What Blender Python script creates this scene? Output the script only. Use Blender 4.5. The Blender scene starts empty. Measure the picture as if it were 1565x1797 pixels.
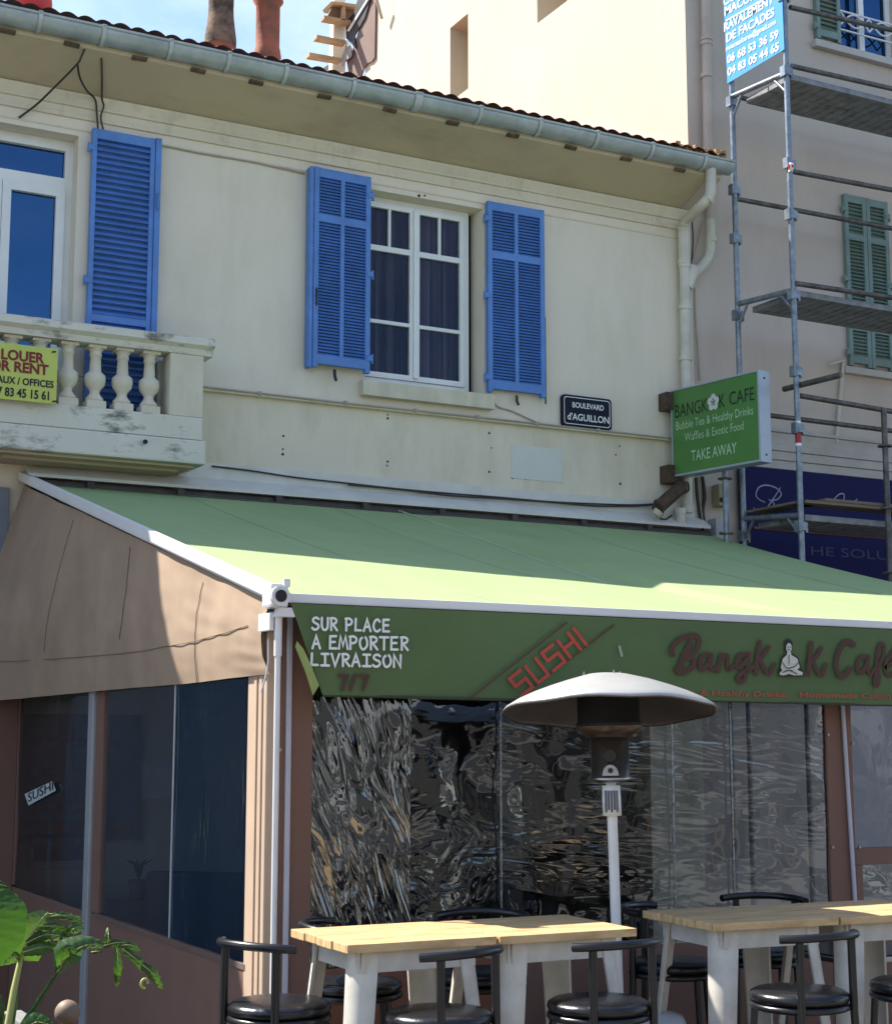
import bpy, bmesh, math, random
from mathutils import Vector, Matrix, noise
random.seed(7)
SC = bpy.context.scene
COL = SC.collection
PI = math.pi
R = math.radians

# ------------------------------------------------------------------ camera
F, CX, CY, CAMH = 2780.0, 782.5, 898.5, 1.75
PITCH = math.atan(402 / F)
YAW = R(28.1)
cam = bpy.data.cameras.new('camera')
cam.sensor_fit = 'HORIZONTAL'
cam.sensor_width = 36
cam.lens = F / 1565 * 36
cam.clip_start = 0.05
cam.clip_end = 900
co = bpy.data.objects.new('camera', cam)
COL.objects.link(co)
co.location = (0, 0, CAMH)
co.rotation_euler = (PI / 2 + PITCH, 0, -YAW)
SC.camera = co

# ------------------------------------------------------------------ sky, sun, exposure
SUN = Vector((-.53, .629, 1.0)).normalized()
SUN_EL = math.asin(SUN.z)
SUN_AZ = math.atan2(SUN.x, SUN.y)
world = bpy.data.worlds.new('World')
SC.world = world
world.use_nodes = True
nt = world.node_tree
bg = nt.nodes['Background']
sky = nt.nodes.new('ShaderNodeTexSky')
sky.sky_type = 'NISHITA'
sky.sun_disc = False
sky.sun_elevation = SUN_EL
sky.sun_rotation = SUN_AZ
sky.air_density = 1.0
sky.dust_density = 0.6
sky.ozone_density = 1.5
tc = nt.nodes.new('ShaderNodeTexCoord')
mp = nt.nodes.new('ShaderNodeMapping')
mp.inputs['Scale'].default_value = (1.0, 1.0, 2.2)
nz = nt.nodes.new('ShaderNodeTexNoise')
nz.inputs['Scale'].default_value = 2.6
nz.inputs['Detail'].default_value = 7
nz.inputs['Roughness'].default_value = .6
rp = nt.nodes.new('ShaderNodeValToRGB')
rp.color_ramp.elements[0].position = .5
rp.color_ramp.elements[1].position = .82
rp.color_ramp.elements[1].color = (.6, .6, .6, 1)
mx = nt.nodes.new('ShaderNodeMixRGB')
mx.inputs[2].default_value = (6.0, 6.2, 6.5, 1)
L = nt.links
L.new(tc.outputs['Generated'], mp.inputs[0]); L.new(mp.outputs[0], nz.inputs['Vector'])
L.new(nz.outputs['Fac'], rp.inputs[0]); L.new(rp.outputs[0], mx.inputs[0])
L.new(sky.outputs[0], mx.inputs[1]); L.new(mx.outputs[0], bg.inputs[0])
bg.inputs[1].default_value = 0.092
sun = bpy.data.lights.new('sun', 'SUN')
sun.energy = 4.0
sun.angle = R(.5)
sun.color = (1.0, .94, .84)
so = bpy.data.objects.new('sun', sun)
COL.objects.link(so)
so.rotation_euler = (-SUN).to_track_quat('-Z', 'Y').to_euler()
so.location = (0, 0, 30)
SC.view_settings.view_transform = 'Standard'
SC.view_settings.look = 'None'
SC.view_settings.gamma = 1
SC.view_settings.exposure = 1.56
SC.cycles.max_bounces = 9
SC.cycles.transparent_max_bounces = 16
SC.cycles.use_denoising = True

# ------------------------------------------------------------------ unprojection of measured points on real planes
_f = Vector((math.sin(YAW) * math.cos(PITCH), math.cos(YAW) * math.cos(PITCH), math.sin(PITCH)))
_r = Vector((math.cos(YAW), -math.sin(YAW), 0))
_u = _r.cross(_f)
EYE = Vector((0, 0, CAMH))
def ray(px, py): return _f + _r * ((px - CX) / F) - _u * ((py - CY) / F)
def AY(px, py, Y): d = ray(px, py); return EYE + d * (Y / d.y)
def AX(px, py, X): d = ray(px, py); return EYE + d * (X / d.x)
def AZ(px, py, Z): d = ray(px, py); return EYE + d * ((Z - CAMH) / d.z)

# ------------------------------------------------------------------ materials
MATS = {}
def mat(name, col, rough=.6, metal=0, var=.08, scale=4, bump=0, bscale=60, col2=None, streak=False, lo=.35, hi=.7, spec=.5, trans=0):
    if name in MATS: return MATS[name]
    m = bpy.data.materials.new(name); m.use_nodes = True
    n = m.node_tree.nodes; l = m.node_tree.links
    b = n['Principled BSDF']
    b.inputs['Roughness'].default_value = rough
    b.inputs['Metallic'].default_value = metal
    b.inputs['Specular IOR Level'].default_value = spec
    if trans: b.inputs['Transmission Weight'].default_value = trans
    t = n.new('ShaderNodeTexCoord')
    mpn = n.new('ShaderNodeMapping')
    l.new(t.outputs['Object'], mpn.inputs[0])
    if streak: mpn.inputs['Scale'].default_value = (1, 1, .12) if streak is True else streak
    nz = n.new('ShaderNodeTexNoise'); nz.inputs['Scale'].default_value = scale
    nz.inputs['Detail'].default_value = 8; nz.inputs['Roughness'].default_value = .62
    l.new(mpn.outputs[0], nz.inputs['Vector'])
    r = n.new('ShaderNodeValToRGB')
    r.color_ramp.elements[0].position = lo; r.color_ramp.elements[1].position = hi
    c2 = col2 if col2 else tuple(max(0, c * (1 - 2 * var)) for c in col)
    r.color_ramp.elements[0].color = (*c2, 1); r.color_ramp.elements[1].color = (*col, 1)
    l.new(nz.outputs['Fac'], r.inputs[0])
    l.new(r.outputs[0], b.inputs['Base Color'])
    if bump:
        n2 = n.new('ShaderNodeTexNoise'); n2.inputs['Scale'].default_value = bscale
        n2.inputs['Detail'].default_value = 5
        l.new(t.outputs['Object'], n2.inputs['Vector'])
        bp = n.new('ShaderNodeBump'); bp.inputs['Strength'].default_value = bump
        bp.inputs['Distance'].default_value = .01
        l.new(n2.outputs['Fac'], bp.inputs['Height']); l.new(bp.outputs[0], b.inputs['Normal'])
    MATS[name] = m
    return m

def stained(name, base, grime, sc1=.8, sc2=9, amt=.55, rough=.85, bump=.15, streak=(1, 1, .25), p0=.5, p1=.75):
    """painted plaster: even base with cloudy tone and dirt patches of their own shape"""
    if name in MATS: return MATS[name]
    m = mat(name, base, rough, 0, .05, sc1, bump, 90)
    n = m.node_tree.nodes; l = m.node_tree.links
    b = n['Principled BSDF']
    old = b.inputs['Base Color'].links[0].from_socket
    t = [x for x in n if x.type == 'TEX_COORD'][0]
    mpn = n.new('ShaderNodeMapping'); mpn.inputs['Scale'].default_value = streak
    l.new(t.outputs['Object'], mpn.inputs[0])
    nz = n.new('ShaderNodeTexNoise'); nz.inputs['Scale'].default_value = sc2; nz.inputs['Detail'].default_value = 10
    nz.inputs['Roughness'].default_value = .7
    l.new(mpn.outputs[0], nz.inputs['Vector'])
    big = n.new('ShaderNodeTexNoise'); big.inputs['Scale'].default_value = sc2 * .22; big.inputs['Detail'].default_value = 3
    l.new(t.outputs['Object'], big.inputs['Vector'])
    mul = n.new('ShaderNodeMath'); mul.operation = 'MULTIPLY_ADD'
    l.new(nz.outputs['Fac'], mul.inputs[0]); mul.inputs[1].default_value = .6
    ad = n.new('ShaderNodeMath'); ad.operation = 'MULTIPLY'; ad.inputs[1].default_value = .45
    l.new(big.outputs['Fac'], ad.inputs[0]); l.new(ad.outputs[0], mul.inputs[2])
    r = n.new('ShaderNodeValToRGB'); r.color_ramp.elements[0].position = p0; r.color_ramp.elements[1].position = p1
    r.color_ramp.elements[1].color = (amt, amt, amt, 1)
    l.new(mul.outputs[0], r.inputs[0])
    mxn = n.new('ShaderNodeMixRGB'); mxn.inputs[2].default_value = (*grime, 1)
    l.new(r.outputs[0], mxn.inputs[0]); l.new(old, mxn.inputs[1]); l.new(mxn.outputs[0], b.inputs['Base Color'])
    return m

def vinyl(name, tint, refl, bump, stretch, scale, dist=1.5, rough=.02, haze=(.3, .32, .36), hz=.05, gcol=(.90, .95, 1), mask=0, detail=3, rot=0):
    """clear plastic sheet: see-through with a mirror coat, crumpled by its normal"""
    m = bpy.data.materials.new(name); m.use_nodes = True
    n = m.node_tree.nodes; l = m.node_tree.links
    n.remove(n['Principled BSDF']); out = n['Material Output']
    tr = n.new('ShaderNodeBsdfTransparent'); tr.inputs[0].default_value = (*tint, 1)
    gl = n.new('ShaderNodeBsdfGlossy'); gl.inputs['Roughness'].default_value = rough
    gl.inputs['Color'].default_value = (*gcol, 1)
    df = n.new('ShaderNodeBsdfDiffuse'); df.inputs[0].default_value = (*haze, 1)
    m0 = n.new('ShaderNodeMixShader'); m0.inputs[0].default_value = hz
    l.new(tr.outputs[0], m0.inputs[1]); l.new(df.outputs[0], m0.inputs[2])
    fr = n.new('ShaderNodeFresnel'); fr.inputs[0].default_value = 1.5
    ma = n.new('ShaderNodeMath'); ma.operation = 'MULTIPLY_ADD'; ma.inputs[1].default_value = 1.0; ma.inputs[2].default_value = refl
    l.new(fr.outputs[0], ma.inputs[0])
    mxs = n.new('ShaderNodeMixShader')
    l.new(ma.outputs[0], mxs.inputs[0]); l.new(m0.outputs[0], mxs.inputs[1]); l.new(gl.outputs[0], mxs.inputs[2])
    l.new(mxs.outputs[0], out.inputs[0])
    if bump:
        t = n.new('ShaderNodeTexCoord'); mpn = n.new('ShaderNodeMapping')
        mpn.inputs['Scale'].default_value = stretch
        mpr = n.new('ShaderNodeMapping'); mpr.inputs['Rotation'].default_value = (0, rot, 0)
        l.new(t.outputs['Object'], mpr.inputs[0]); l.new(mpr.outputs[0], mpn.inputs[0])
        nz = n.new('ShaderNodeTexNoise'); nz.inputs['Scale'].default_value = scale; nz.inputs['Detail'].default_value = detail
        nz.inputs['Distortion'].default_value = dist; nz.inputs['Roughness'].default_value = .5
        l.new(mpn.outputs[0], nz.inputs['Vector'])
        bp = n.new('ShaderNodeBump'); bp.inputs['Strength'].default_value = bump; bp.inputs['Distance'].default_value = .02
        if mask:
            mk = n.new('ShaderNodeTexNoise'); mk.inputs['Scale'].default_value = 2.2; mk.inputs['Detail'].default_value = 2
            l.new(t.outputs['Object'], mk.inputs['Vector'])
            mr = n.new('ShaderNodeMapRange'); mr.inputs[1].default_value = .47 if mask == 1 else .3; mr.inputs[2].default_value = .66 if mask == 1 else .6; mr.inputs[3].default_value = .08 * bump; mr.inputs[4].default_value = bump
            l.new(mk.outputs['Fac'], mr.inputs[0]); l.new(mr.outputs[0], bp.inputs['Strength'])
        l.new(nz.outputs['Fac'], bp.inputs['Height']); l.new(bp.outputs[0], gl.inputs['Normal'])
    MATS[name] = m
    return m

def glass(name, tint, refl=.0, wob=.0):
    return vinyl(name, tint, refl, wob, (1, 1, 1), 1.2, 0, .005, (.1, .1, .12), .0)

PLASTER = stained('cream plaster', (.77, .70, .57), (.48, .43, .31), .7, 5, .32)
PLOW = stained('lower plaster', (.75, .68, .53), (.42, .35, .22), .9, 4, .6)
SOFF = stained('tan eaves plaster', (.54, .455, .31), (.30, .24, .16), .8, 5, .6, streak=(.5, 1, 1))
CORN = stained('cornice plaster', (.68, .62, .48), (.36, .31, .22), 2, 14, .5, p0=.54, p1=.7)
STONE = stained('balcony stone', (.70, .68, .58), (.10, .10, .085), 2, 13, .85, bump=.35, p0=.548, p1=.66, streak=(.5, 1, 1.3))
STONEC = stained('baluster stone', (.70, .65, .51), (.4, .36, .27), 2, 10, .5, bump=.2)
BLUE = mat('blue shutter paint', (.10, .25, .62), .5, 0, .12, 6, .1, 40)
BLUED = mat('blue shutter slats', (.095, .235, .60), .55, 0, .12, 6)
WHITE = mat('white window paint', (.78, .80, .78), .4, 0, .05, 5)
PVC = mat('white pipe', (.66, .63, .53), .45, 0, .12, 5)
ZINC = mat('zinc gutter', (.44, .50, .50), .45, .25, .16, 5, .1, 30)
TILE = mat('terracotta tile', (.33, .11, .075), .85, 0, .25, 9, .4, 40, col2=(.14, .055, .04))
CHIM = mat('chimney clay', (.42, .13, .07), .85, 0, .2, 5, .4, 30, col2=(.20, .09, .06), lo=.4, hi=.62)
CHIMD = mat('sooty chimney clay', (.24, .16, .10), .9, 0, .2, 7, .5, 30, col2=(.06, .045, .035), lo=.4, hi=.6)
REDP = mat('red plastic', (.62, .02, .02), .4)
BLACK = mat('black metal', (.012, .012, .014), .28, 0, .1, 8)
LEATH = mat('black leatherette', (.010, .010, .013), .26, 0, .15, 12, .15, 60)
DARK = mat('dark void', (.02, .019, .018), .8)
CABLE = mat('dark cable', (.035, .03, .025), .6)
CABLEL = mat('painted cable', (.40, .36, .28), .7)
WIRE = mat('brown rusty', (.11, .065, .04), .7, 0, .3, 20)
GREENC = stained('green canopy cloth', (.305, .41, .178), (.215, .28, .13), 2, 3, .5, .85, .1, (1.6, .3, 1), .5, .8)
GREENV = mat('green valance cloth', (.092, .148, .054), .8, 0, .06, 3, .1, 300)
LGREEN = mat('light green hem', (.30, .38, .13), .8, 0, .1, 5)
TAN = mat('tan side cloth', (.37, .265, .185), .85, 0, .10, 2.5, .12, 7)
TAND = mat('tan seam', (.20, .14, .10), .9)
BROWN = mat('brown cloth frame', (.20, .108, .080), .75, 0, .06, 3, .1, 30)
BROWNL = mat('reddish brown skirt', (.22, .085, .048), .75, 0, .1, 3, .1, 30)
BEIGE = mat('beige post', (.50, .37, .27), .6, 0, .05, 4)
ALU = mat('white lacquered aluminium', (.74, .74, .74), .35, 0, .05, 4)
SILV = mat('grey aluminium', (.42, .44, .46), .4, .3, .08, 4)
LILAC = mat('pale grey trunking', (.52, .52, .60), .4)
GALV = mat('galvanised steel', (.30, .345, .39), .42, .55, .25, 14, .1, 60, col2=(.14, .165, .20))
RAIL = mat('dark galvanised tube', (.16, .155, .15), .5, .4, .3, 12, .1, 60, col2=(.065, .058, .05))
DECK = mat('scaffold deck', (.28, .29, .30), .55, .3, .25, 8)
PLANK = mat('old plank', (.22, .17, .12), .8, 0, .25, 5, streak=(.15, 1, 1))
WHEELW = mat('white table metal', (.66, .63, .57), .42, 0, .12, 9)
STEEL = mat('stainless steel', (.46, .45, .44), .34, 1.0, .15, 10)
EMIT = mat('burner mesh', (.012, .011, .011), .7, 0, .2, 30)
DOME = mat('brushed aluminium dome', (.50, .50, .49), .42, .55, .06, 4)
NEIGH = stained('pinkish render', (.58, .50, .425), (.40, .33, .27), .6, 4, .45)
TOWER = stained('cream tower render', (.54, .475, .37), (.44, .37, .28), .6, 3, .5)
NMOULD = mat('pale moulding', (.56, .53, .48), .8, 0, .1, 4)
SAGE = mat('sage green paint', (.20, .29, .25), .6, 0, .12, 6)
NAVY = mat('navy sign board', (.004, .006, .075), .55, 0, .1, 3, spec=.15)
LETW = mat('white lettering', (.78, .80, .78), .6, 0, .02, 4)
LETB = mat('brown lettering', (.080, .032, .020), .7, 0, .05, 4)
LETR = mat('red lettering', (.50, .055, .035), .7, 0, .05, 4)
LETK = mat('black lettering', (.012, .012, .012), .6)
LETG = mat('pale green lettering', (.48, .66, .44), .6)
LETS = mat('silver lettering', (.30, .30, .40), .5)
LETD = mat('dim lettering', (.035, .04, .11), .6)
LETM = mat('maroon lettering', (.22, .015, .015), .6)
YEL = mat('yellow green board', (.55, .62, .12), .5, 0, .06, 4)
PLAQ = mat('blue black enamel', (.005, .007, .022), .4, 0, .1, 4, spec=.2)
SIGNG = mat('green light box face', (.085, .235, .055), .28, 0, .08, 2)
SIGNF = mat('grey light box frame', (.40, .45, .52), .4, .2, .08, 3)
BANNER = mat('sky blue banner', (.02, .27, .62), .5, 0, .04, 3)
def leafmat(name, col, tcol):
    m = mat(name, col, .30, 0, .30, 7, .25, 45, streak=(1, 1, 5))
    n = m.node_tree.nodes; l = m.node_tree.links
    t = n.new('ShaderNodeBsdfTranslucent'); t.inputs[0].default_value = (*tcol, 1)
    mxs = n.new('ShaderNodeMixShader'); mxs.inputs[0].default_value = .32
    l.new(n['Principled BSDF'].outputs[0], mxs.inputs[1]); l.new(t.outputs[0], mxs.inputs[2]); l.new(mxs.outputs[0], n['Material Output'].inputs[0])
    return m
LEAF = leafmat('leaf green', (.05, .125, .018), (.06, .17, .012))
LEAF2 = leafmat('leaf pale side', (.12, .22, .075), (.12, .25, .03))
MIDRIB = mat('yellow midrib', (.36, .38, .12), .5)
PLANTER = mat('grey planter', (.22, .22, .21), .7, 0, .12, 6)
SOIL = mat('soil', (.03, .02, .013), .95)
OAK = mat('turned wood', (.22, .15, .10), .6, 0, .15, 12)
PAVE = mat('pavement', (.20, .185, .165), .9, 0, .15, 3, .3, 60)
ASPH = mat('asphalt', (.055, .055, .058), .9, 0, .2, 5, .4, 90)
EARTH = mat('ground', (.16, .15, .13), .95, 0, .2, 1)
CURT = mat('mauve curtain', (.26, .22, .245), .9, 0, .3, 3, streak=(9, 1, .05), col2=(.02, .016, .022), lo=.42, hi=.6)
TARP = mat('dark tarpaulin', (.025, .022, .026), .55, 0, .2, 8)
TARPG = mat('grey tarpaulin flap', (.42, .40, .38), .7, 0, .25, 20)
TARP_SHADOW = mat('pink painted shadow', (.20, .135, .115), .9, 0, .1, 4)
GOLDW = mat('raw timber', (.48, .33, .19), .8, 0, .15, 8)
FLASHW = mat('pale flashing', (.74, .70, .62), .6, 0, .08, 5)
CREAMF = mat('cream metal flashing', (.68, .665, .60), .5, 0, .08, 4)
YPATCH = mat('ochre mortar', (.52, .36, .16), .9, 0, .3, 18, col2=(.25, .15, .08))
INTW = mat('interior wall', (.10, .10, .105), .8, 0, .08, 2)
OPP = mat('sunny cream facade', (.33, .32, .31), .85, 0, .05, 2)
OPP2 = mat('sunny white facade', (.46, .45, .43), .85, 0, .05, 2)
FOL = mat('tree foliage', (.055, .095, .03), .7, 0, .3, 4)
BARK = mat('bark', (.12, .09, .06), .9, 0, .2, 8)

def wood_top():
    m = mat('oak plank', (.66, .46, .24), .5, 0, .12, 9, .12, 60, streak=(.5, 9, 1), col2=(.36, .21, .09), lo=.34, hi=.6)
    return m
WOODT = wood_top()
GLASSD = vinyl('window glass', (.90, .90, .92), .0, .02, (1,1,1), 1.2, 0, .005, hz=0, gcol=(.24, .27, .38))
GLASSB = vinyl('blue tinted glass', (.02, .04, .08), .28, .01, (1,1,1), 1.2, 0, .005, hz=0, gcol=(.09, .24, .52))
VFRONT = vinyl('crumpled clear vinyl', (.46, .48, .50), .085, .85, (1, 1, 1.9), 4.4, 2.2, hz=.006, mask=1, detail=1.2, rough=.006)
VFRONT2 = vinyl('crumpled clear vinyl streaky', (.46, .48, .50), .13, 1.0, (3.4, 1, .8), 3.2, 2.4, hz=.006, mask=2, detail=1.2, rough=.006, rot=.35)
VFRONT3 = vinyl('crumpled clear vinyl wavy', (.52, .54, .56), .08, .62, (.6, 1, 3.0), 3.8, 2.2, hz=.006, mask=1, detail=1.2, rough=.006, rot=-.1)
VSIDE = vinyl('smooth clear vinyl', (.62, .67, .78), .0, .25, (1, 1, .35), 6, 1.0, hz=.045, gcol=(.75, .82, .92))
VSIDE2 = vinyl('streaky clear side vinyl', (.34, .40, .52), .07, .8, (1, 2, .5), 7, 1.5, hz=.004, gcol=(.45, .7, 1), mask=1)

# ------------------------------------------------------------------ mesh helpers
class MB:
    def __init__(s): s.v = []; s.f = []; s.sm = []
    def add(s, vs, fs, smooth=False):
        o = len(s.v); s.v += [Vector(v) for v in vs]
        s.f += [[i + o for i in f] for f in fs]; s.sm += [smooth] * len(fs)
        return s
    def box(s, x0, x1, y0, y1, z0, z1, rot=None, piv=None):
        vs = [Vector(p) for p in ((x0,y0,z0),(x1,y0,z0),(x1,y1,z0),(x0,y1,z0),(x0,y0,z1),(x1,y0,z1),(x1,y1,z1),(x0,y1,z1))]
        if rot is not None:
            c = Vector(piv) if piv else Vector(((x0+x1)/2,(y0+y1)/2,(z0+z1)/2))
            vs = [c + rot @ (v - c) for v in vs]
        return s.add(vs, [(0,3,2,1),(4,5,6,7),(0,1,5,4),(1,2,6,5),(2,3,7,6),(3,0,4,7)])
    def bbox(s, x0, x1, y0, y1, z0, z1, b=.005, rot=None, piv=None):
        """box with chamfered edges"""
        bm = bmesh.new(); bmesh.ops.create_cube(bm, size=1)
        for v in bm.verts:
            v.co = Vector(((x0+x1)/2 + v.co.x*(x1-x0), (y0+y1)/2 + v.co.y*(y1-y0), (z0+z1)/2 + v.co.z*(z1-z0)))
        bmesh.ops.bevel(bm, geom=bm.edges[:], offset=b, segments=2, profile=.6, affect='EDGES')
        c = Vector(piv) if piv else Vector(((x0+x1)/2,(y0+y1)/2,(z0+z1)/2))
        vs = [v.co.copy() for v in bm.verts]
        if rot is not None: vs = [c + rot @ (v - c) for v in vs]
        s.add(vs, [[v.index for v in f.verts] for f in bm.faces]); bm.free(); return s
    def tube(s, pts, r, n=10, caps=True):
        pts = [Vector(p) for p in pts]
        rs = r if isinstance(r, (list, tuple)) else [r] * len(pts)
        rings = []; prev = None
        for i, p in enumerate(pts):
            a = pts[max(0, i-1)]; b = pts[min(len(pts)-1, i+1)]
            d = (b - a).normalized()
            if prev is None:
                q = Vector((0,0,1)) if abs(d.z) < .9 else Vector((1,0,0))
                e = d.cross(q).normalized()
            else:
                e = (prev - d * prev.dot(d)).normalized()
            prev = e; g = d.cross(e)
            rings.append([p + (e*math.cos(2*PI*k/n) + g*math.sin(2*PI*k/n))*rs[i] for k in range(n)])
        vs = [v for rg in rings for v in rg]; fs = []
        for i in range(len(pts)-1):
            for k in range(n):
                fs.append((i*n+k, i*n+(k+1)%n, (i+1)*n+(k+1)%n, (i+1)*n+k))
        s.add(vs, fs, True)
        if caps:
            s.add(rings[0], [tuple(range(n-1,-1,-1))]); s.add(rings[-1], [tuple(range(n))])
        return s
    def lathe(s, prof, c=(0,0,0), n=24, smooth=True):
        c = Vector(c); vs = []
        for r, z in prof:
            for k in range(n): vs.append(c + Vector((r*math.cos(2*PI*k/n), r*math.sin(2*PI*k/n), z)))
        fs = []
        for i in range(len(prof)-1):
            for k in range(n): fs.append((i*n+k, i*n+(k+1)%n, (i+1)*n+(k+1)%n, (i+1)*n+k))
        return s.add(vs, fs, smooth)
    def prism(s, poly, d):
        """poly: list of 3D points in a plane, d: thickness vector"""
        n = len(poly); d = Vector(d); p = [Vector(q) for q in poly]
        return s.add(p + [q + d for q in p], [tuple(range(n)), tuple(range(2*n-1, n-1, -1))] + [(i, i+n, (i+1) % n + n, (i+1) % n) for i in range(n)])
    def grid(s, fn, nu, nv, smooth=True):
        vs = [fn(i/nu, j/nv) for j in range(nv+1) for i in range(nu+1)]
        fs = [(j*(nu+1)+i, j*(nu+1)+i+1, (j+1)*(nu+1)+i+1, (j+1)*(nu+1)+i) for j in range(nv) for i in range(nu)]
        return s.add(vs, fs, smooth)
    def build(s, name, m, parent=None, recalc=True):
        off = world_loc(parent)
        me = bpy.data.meshes.new(name)
        me.from_pydata([v - off for v in s.v], [], s.f)
        me.polygons.foreach_set('use_smooth', s.sm)
        me.update()
        if recalc:
            bm = bmesh.new(); bm.from_mesh(me); bmesh.ops.recalc_face_normals(bm, faces=bm.faces[:]); bm.to_mesh(me); bm.free()
        me.materials.append(m)
        o = bpy.data.objects.new(name, me); COL.objects.link(o)
        o.parent = parent
        return o
def world_loc(o):
    p = Vector((0,0,0))
    while o: p += o.location; o = o.parent
    return p
def thing(name, label, cat, loc=(0,0,0), group=None):
    o = bpy.data.objects.new(name, None); COL.objects.link(o); o.location = loc
    o.empty_display_size = .1
    return tag(o, label, cat, group)
def tag(o, label, cat, group=None, kind=None):
    o['label'] = label; o['category'] = cat
    if group: o['group'] = group
    if kind: o['kind'] = kind
    return o
def structure(o, label, cat): return tag(o, label, cat, kind='structure')
def copy_tree(o, parent=None):
    c = o.copy(); COL.objects.link(c); c.parent = parent
    for ch in list(o.children): copy_tree(ch, c)
    return c
def rotX(a): return Matrix.Rotation(a, 3, 'X')
def rotY(a): return Matrix.Rotation(a, 3, 'Y')
def rotZ(a): return Matrix.Rotation(a, 3, 'Z')

def wall(mb, O, U, V, N, u0, u1, v0, v1, holes, depth):
    """flat wall with rectangular holes and reveals; N points into the wall"""
    O, U, V, N = Vector(O), Vector(U), Vector(V), Vector(N)
    us = sorted({u0, u1, *[h[0] for h in holes], *[h[1] for h in holes]})
    vs = sorted({v0, v1, *[h[2] for h in holes], *[h[3] for h in holes]})
    P = lambda u, v, d=0: O + U*u + V*v + N*d
    for i in range(len(us)-1):
        for j in range(len(vs)-1):
            cu, cv = (us[i]+us[i+1])/2, (vs[j]+vs[j+1])/2
            if any(h[0] < cu < h[1] and h[2] < cv < h[3] for h in holes): continue
            mb.add([P(us[i],vs[j]), P(us[i+1],vs[j]), P(us[i+1],vs[j+1]), P(us[i],vs[j+1])], [(0,1,2,3)])
    for a, b, c, d in holes:
        mb.add([P(a,c),P(a,d),P(a,d,depth),P(a,c,depth)], [(0,1,2,3)])
        mb.add([P(b,c),P(b,d),P(b,d,depth),P(b,c,depth)], [(0,1,2,3)])
        mb.add([P(a,c),P(b,c),P(b,c,depth),P(a,c,depth)], [(0,1,2,3)])
        mb.add([P(a,d),P(b,d),P(b,d,depth),P(a,d,depth)], [(0,1,2,3)])
    return mb

def text(s, p0, p1, cap, m, parent, N, up=(0,0,1), bold=0.0, shear=0.0, name='lettering', lift=.004, fit=True):
    """flat lettering from p0 to p1 (baseline), cap height in metres, lifted along N"""
    cu = bpy.data.curves.new('t', 'FONT'); cu.body = s; cu.size = 1; cu.offset = bold; cu.shear = shear
    cu.resolution_u = 3
    t = bpy.data.objects.new('t', cu); COL.objects.link(t)
    bpy.context.view_layer.update()
    dg = bpy.context.evaluated_depsgraph_get()
    me = bpy.data.meshes.new_from_object(t.evaluated_get(dg))
    bpy.data.objects.remove(t); bpy.data.curves.remove(cu)
    p0, p1, N = Vector(p0), Vector(p1), Vector(N).normalized()
    U = (p1 - p0); w = U.length; U.normalize()
    V = N.cross(U).normalized()
    if V.dot(Vector(up)) < 0: V = -V
    xs = [v.co.x for v in me.vertices]; x0, x1 = min(xs), max(xs)
    sx = w / (x1 - x0) if fit else cap / .73
    sy = cap / .73
    off = world_loc(parent)
    for v in me.vertices:
        v.co = p0 + U * ((v.co.x - x0) * sx) + V * (v.co.y * sy) + N * lift - off
    me.materials.clear(); me.materials.append(m)
    o = bpy.data.objects.new(name, me); COL.objects.link(o); o.parent = parent
    return o

def smooth_pts(p, k=6):
    p = [Vector(q) for q in p]
    if len(p) < 3: return p
    out = []
    for i in range(len(p)-1):
        a = p[max(0,i-1)]; b = p[i]; c = p[i+1]; d = p[min(len(p)-1,i+2)]
        for j in range(k):
            t = j / k
            out.append(.5*((2*b)+(c-a)*t+(2*a-5*b+4*c-d)*t*t+(3*b-a-3*c+d)*t**3))
    out.append(p[-1]); return out
_lift = [0]
def ribbon(mb, pts, w, N, smooth=True, taper=False, lift=.004):
    """brush stroke laid on a surface"""
    _lift[0] = (_lift[0] + 1) % 14
    N = Vector(N).normalized()
    p = smooth_pts(pts) if smooth else [Vector(q) for q in pts]
    if len(p) < 2: return
    L_ = N * (lift + _lift[0] * .0003)
    n = len(p); vs = []
    for i, q in enumerate(p):
        a = p[max(0,i-1)]; b = p[min(n-1,i+1)]
        d = (b - a)
        d = d.normalized() if d.length > 1e-9 else Vector((1,0,0))
        if not smooth and 0 < i < n-1:
            d1 = (q-a).normalized(); d2 = (b-q).normalized(); d = (d1+d2).normalized() if (d1+d2).length > .05 else d2
            k = 1/max(.45, d.dot(d1))
        else: k = 1
        ww = w * k
        if taper: ww *= .55 + .55 * math.sin(PI * min(1, max(.06, i/(n-1))))
        e = N.cross(d).normalized() * ww / 2
        vs += [q + e + L_, q - e + L_]
    fs = [(2*i, 2*i+1, 2*i+3, 2*i+2) for i in range(n-1)]
    mb.add(vs, fs)
    for q, ax, sg in ((p[0], (p[0]-p[1]), 0), (p[-1], (p[-1]-p[-2]), -1)):   # round ends
        d = ax.normalized(); i = 0 if sg == 0 else n-1
        e = (vs[2*i] - vs[2*i+1]) / 2
        r = e.length
        c = q + L_
        ring = [c + e.normalized()*r*math.cos(PI*k/6) + d*r*math.sin(PI*k/6) for k in range(7)]
        mb.add(ring, [tuple(range(7))])

# ================================================================== SETTING
mb = MB(); mb.box(-400, 400, -400, 400, -.5, -.14)
structure(mb.build('ground', EARTH), 'bare ground stretching out under the street', 'ground')
mb = MB(); mb.box(-120, 120, -9, -1.2, -.139, -.12)
structure(mb.build('road', ASPH), 'dark asphalt street in front of the cafe', 'road')
mb = MB(); mb.bbox(-120, 120, -1.2, 40, -.138, 0, .01)
structure(mb.build('pavement', PAVE), 'pale pavement under the terrace tables', 'pavement')
mb = MB(); mb.bbox(-120, 120, -13, -9, -.138, 0, .01)
structure(mb.build('far_pavement', PAVE), 'pale pavement on the far side of the street', 'pavement')

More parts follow.
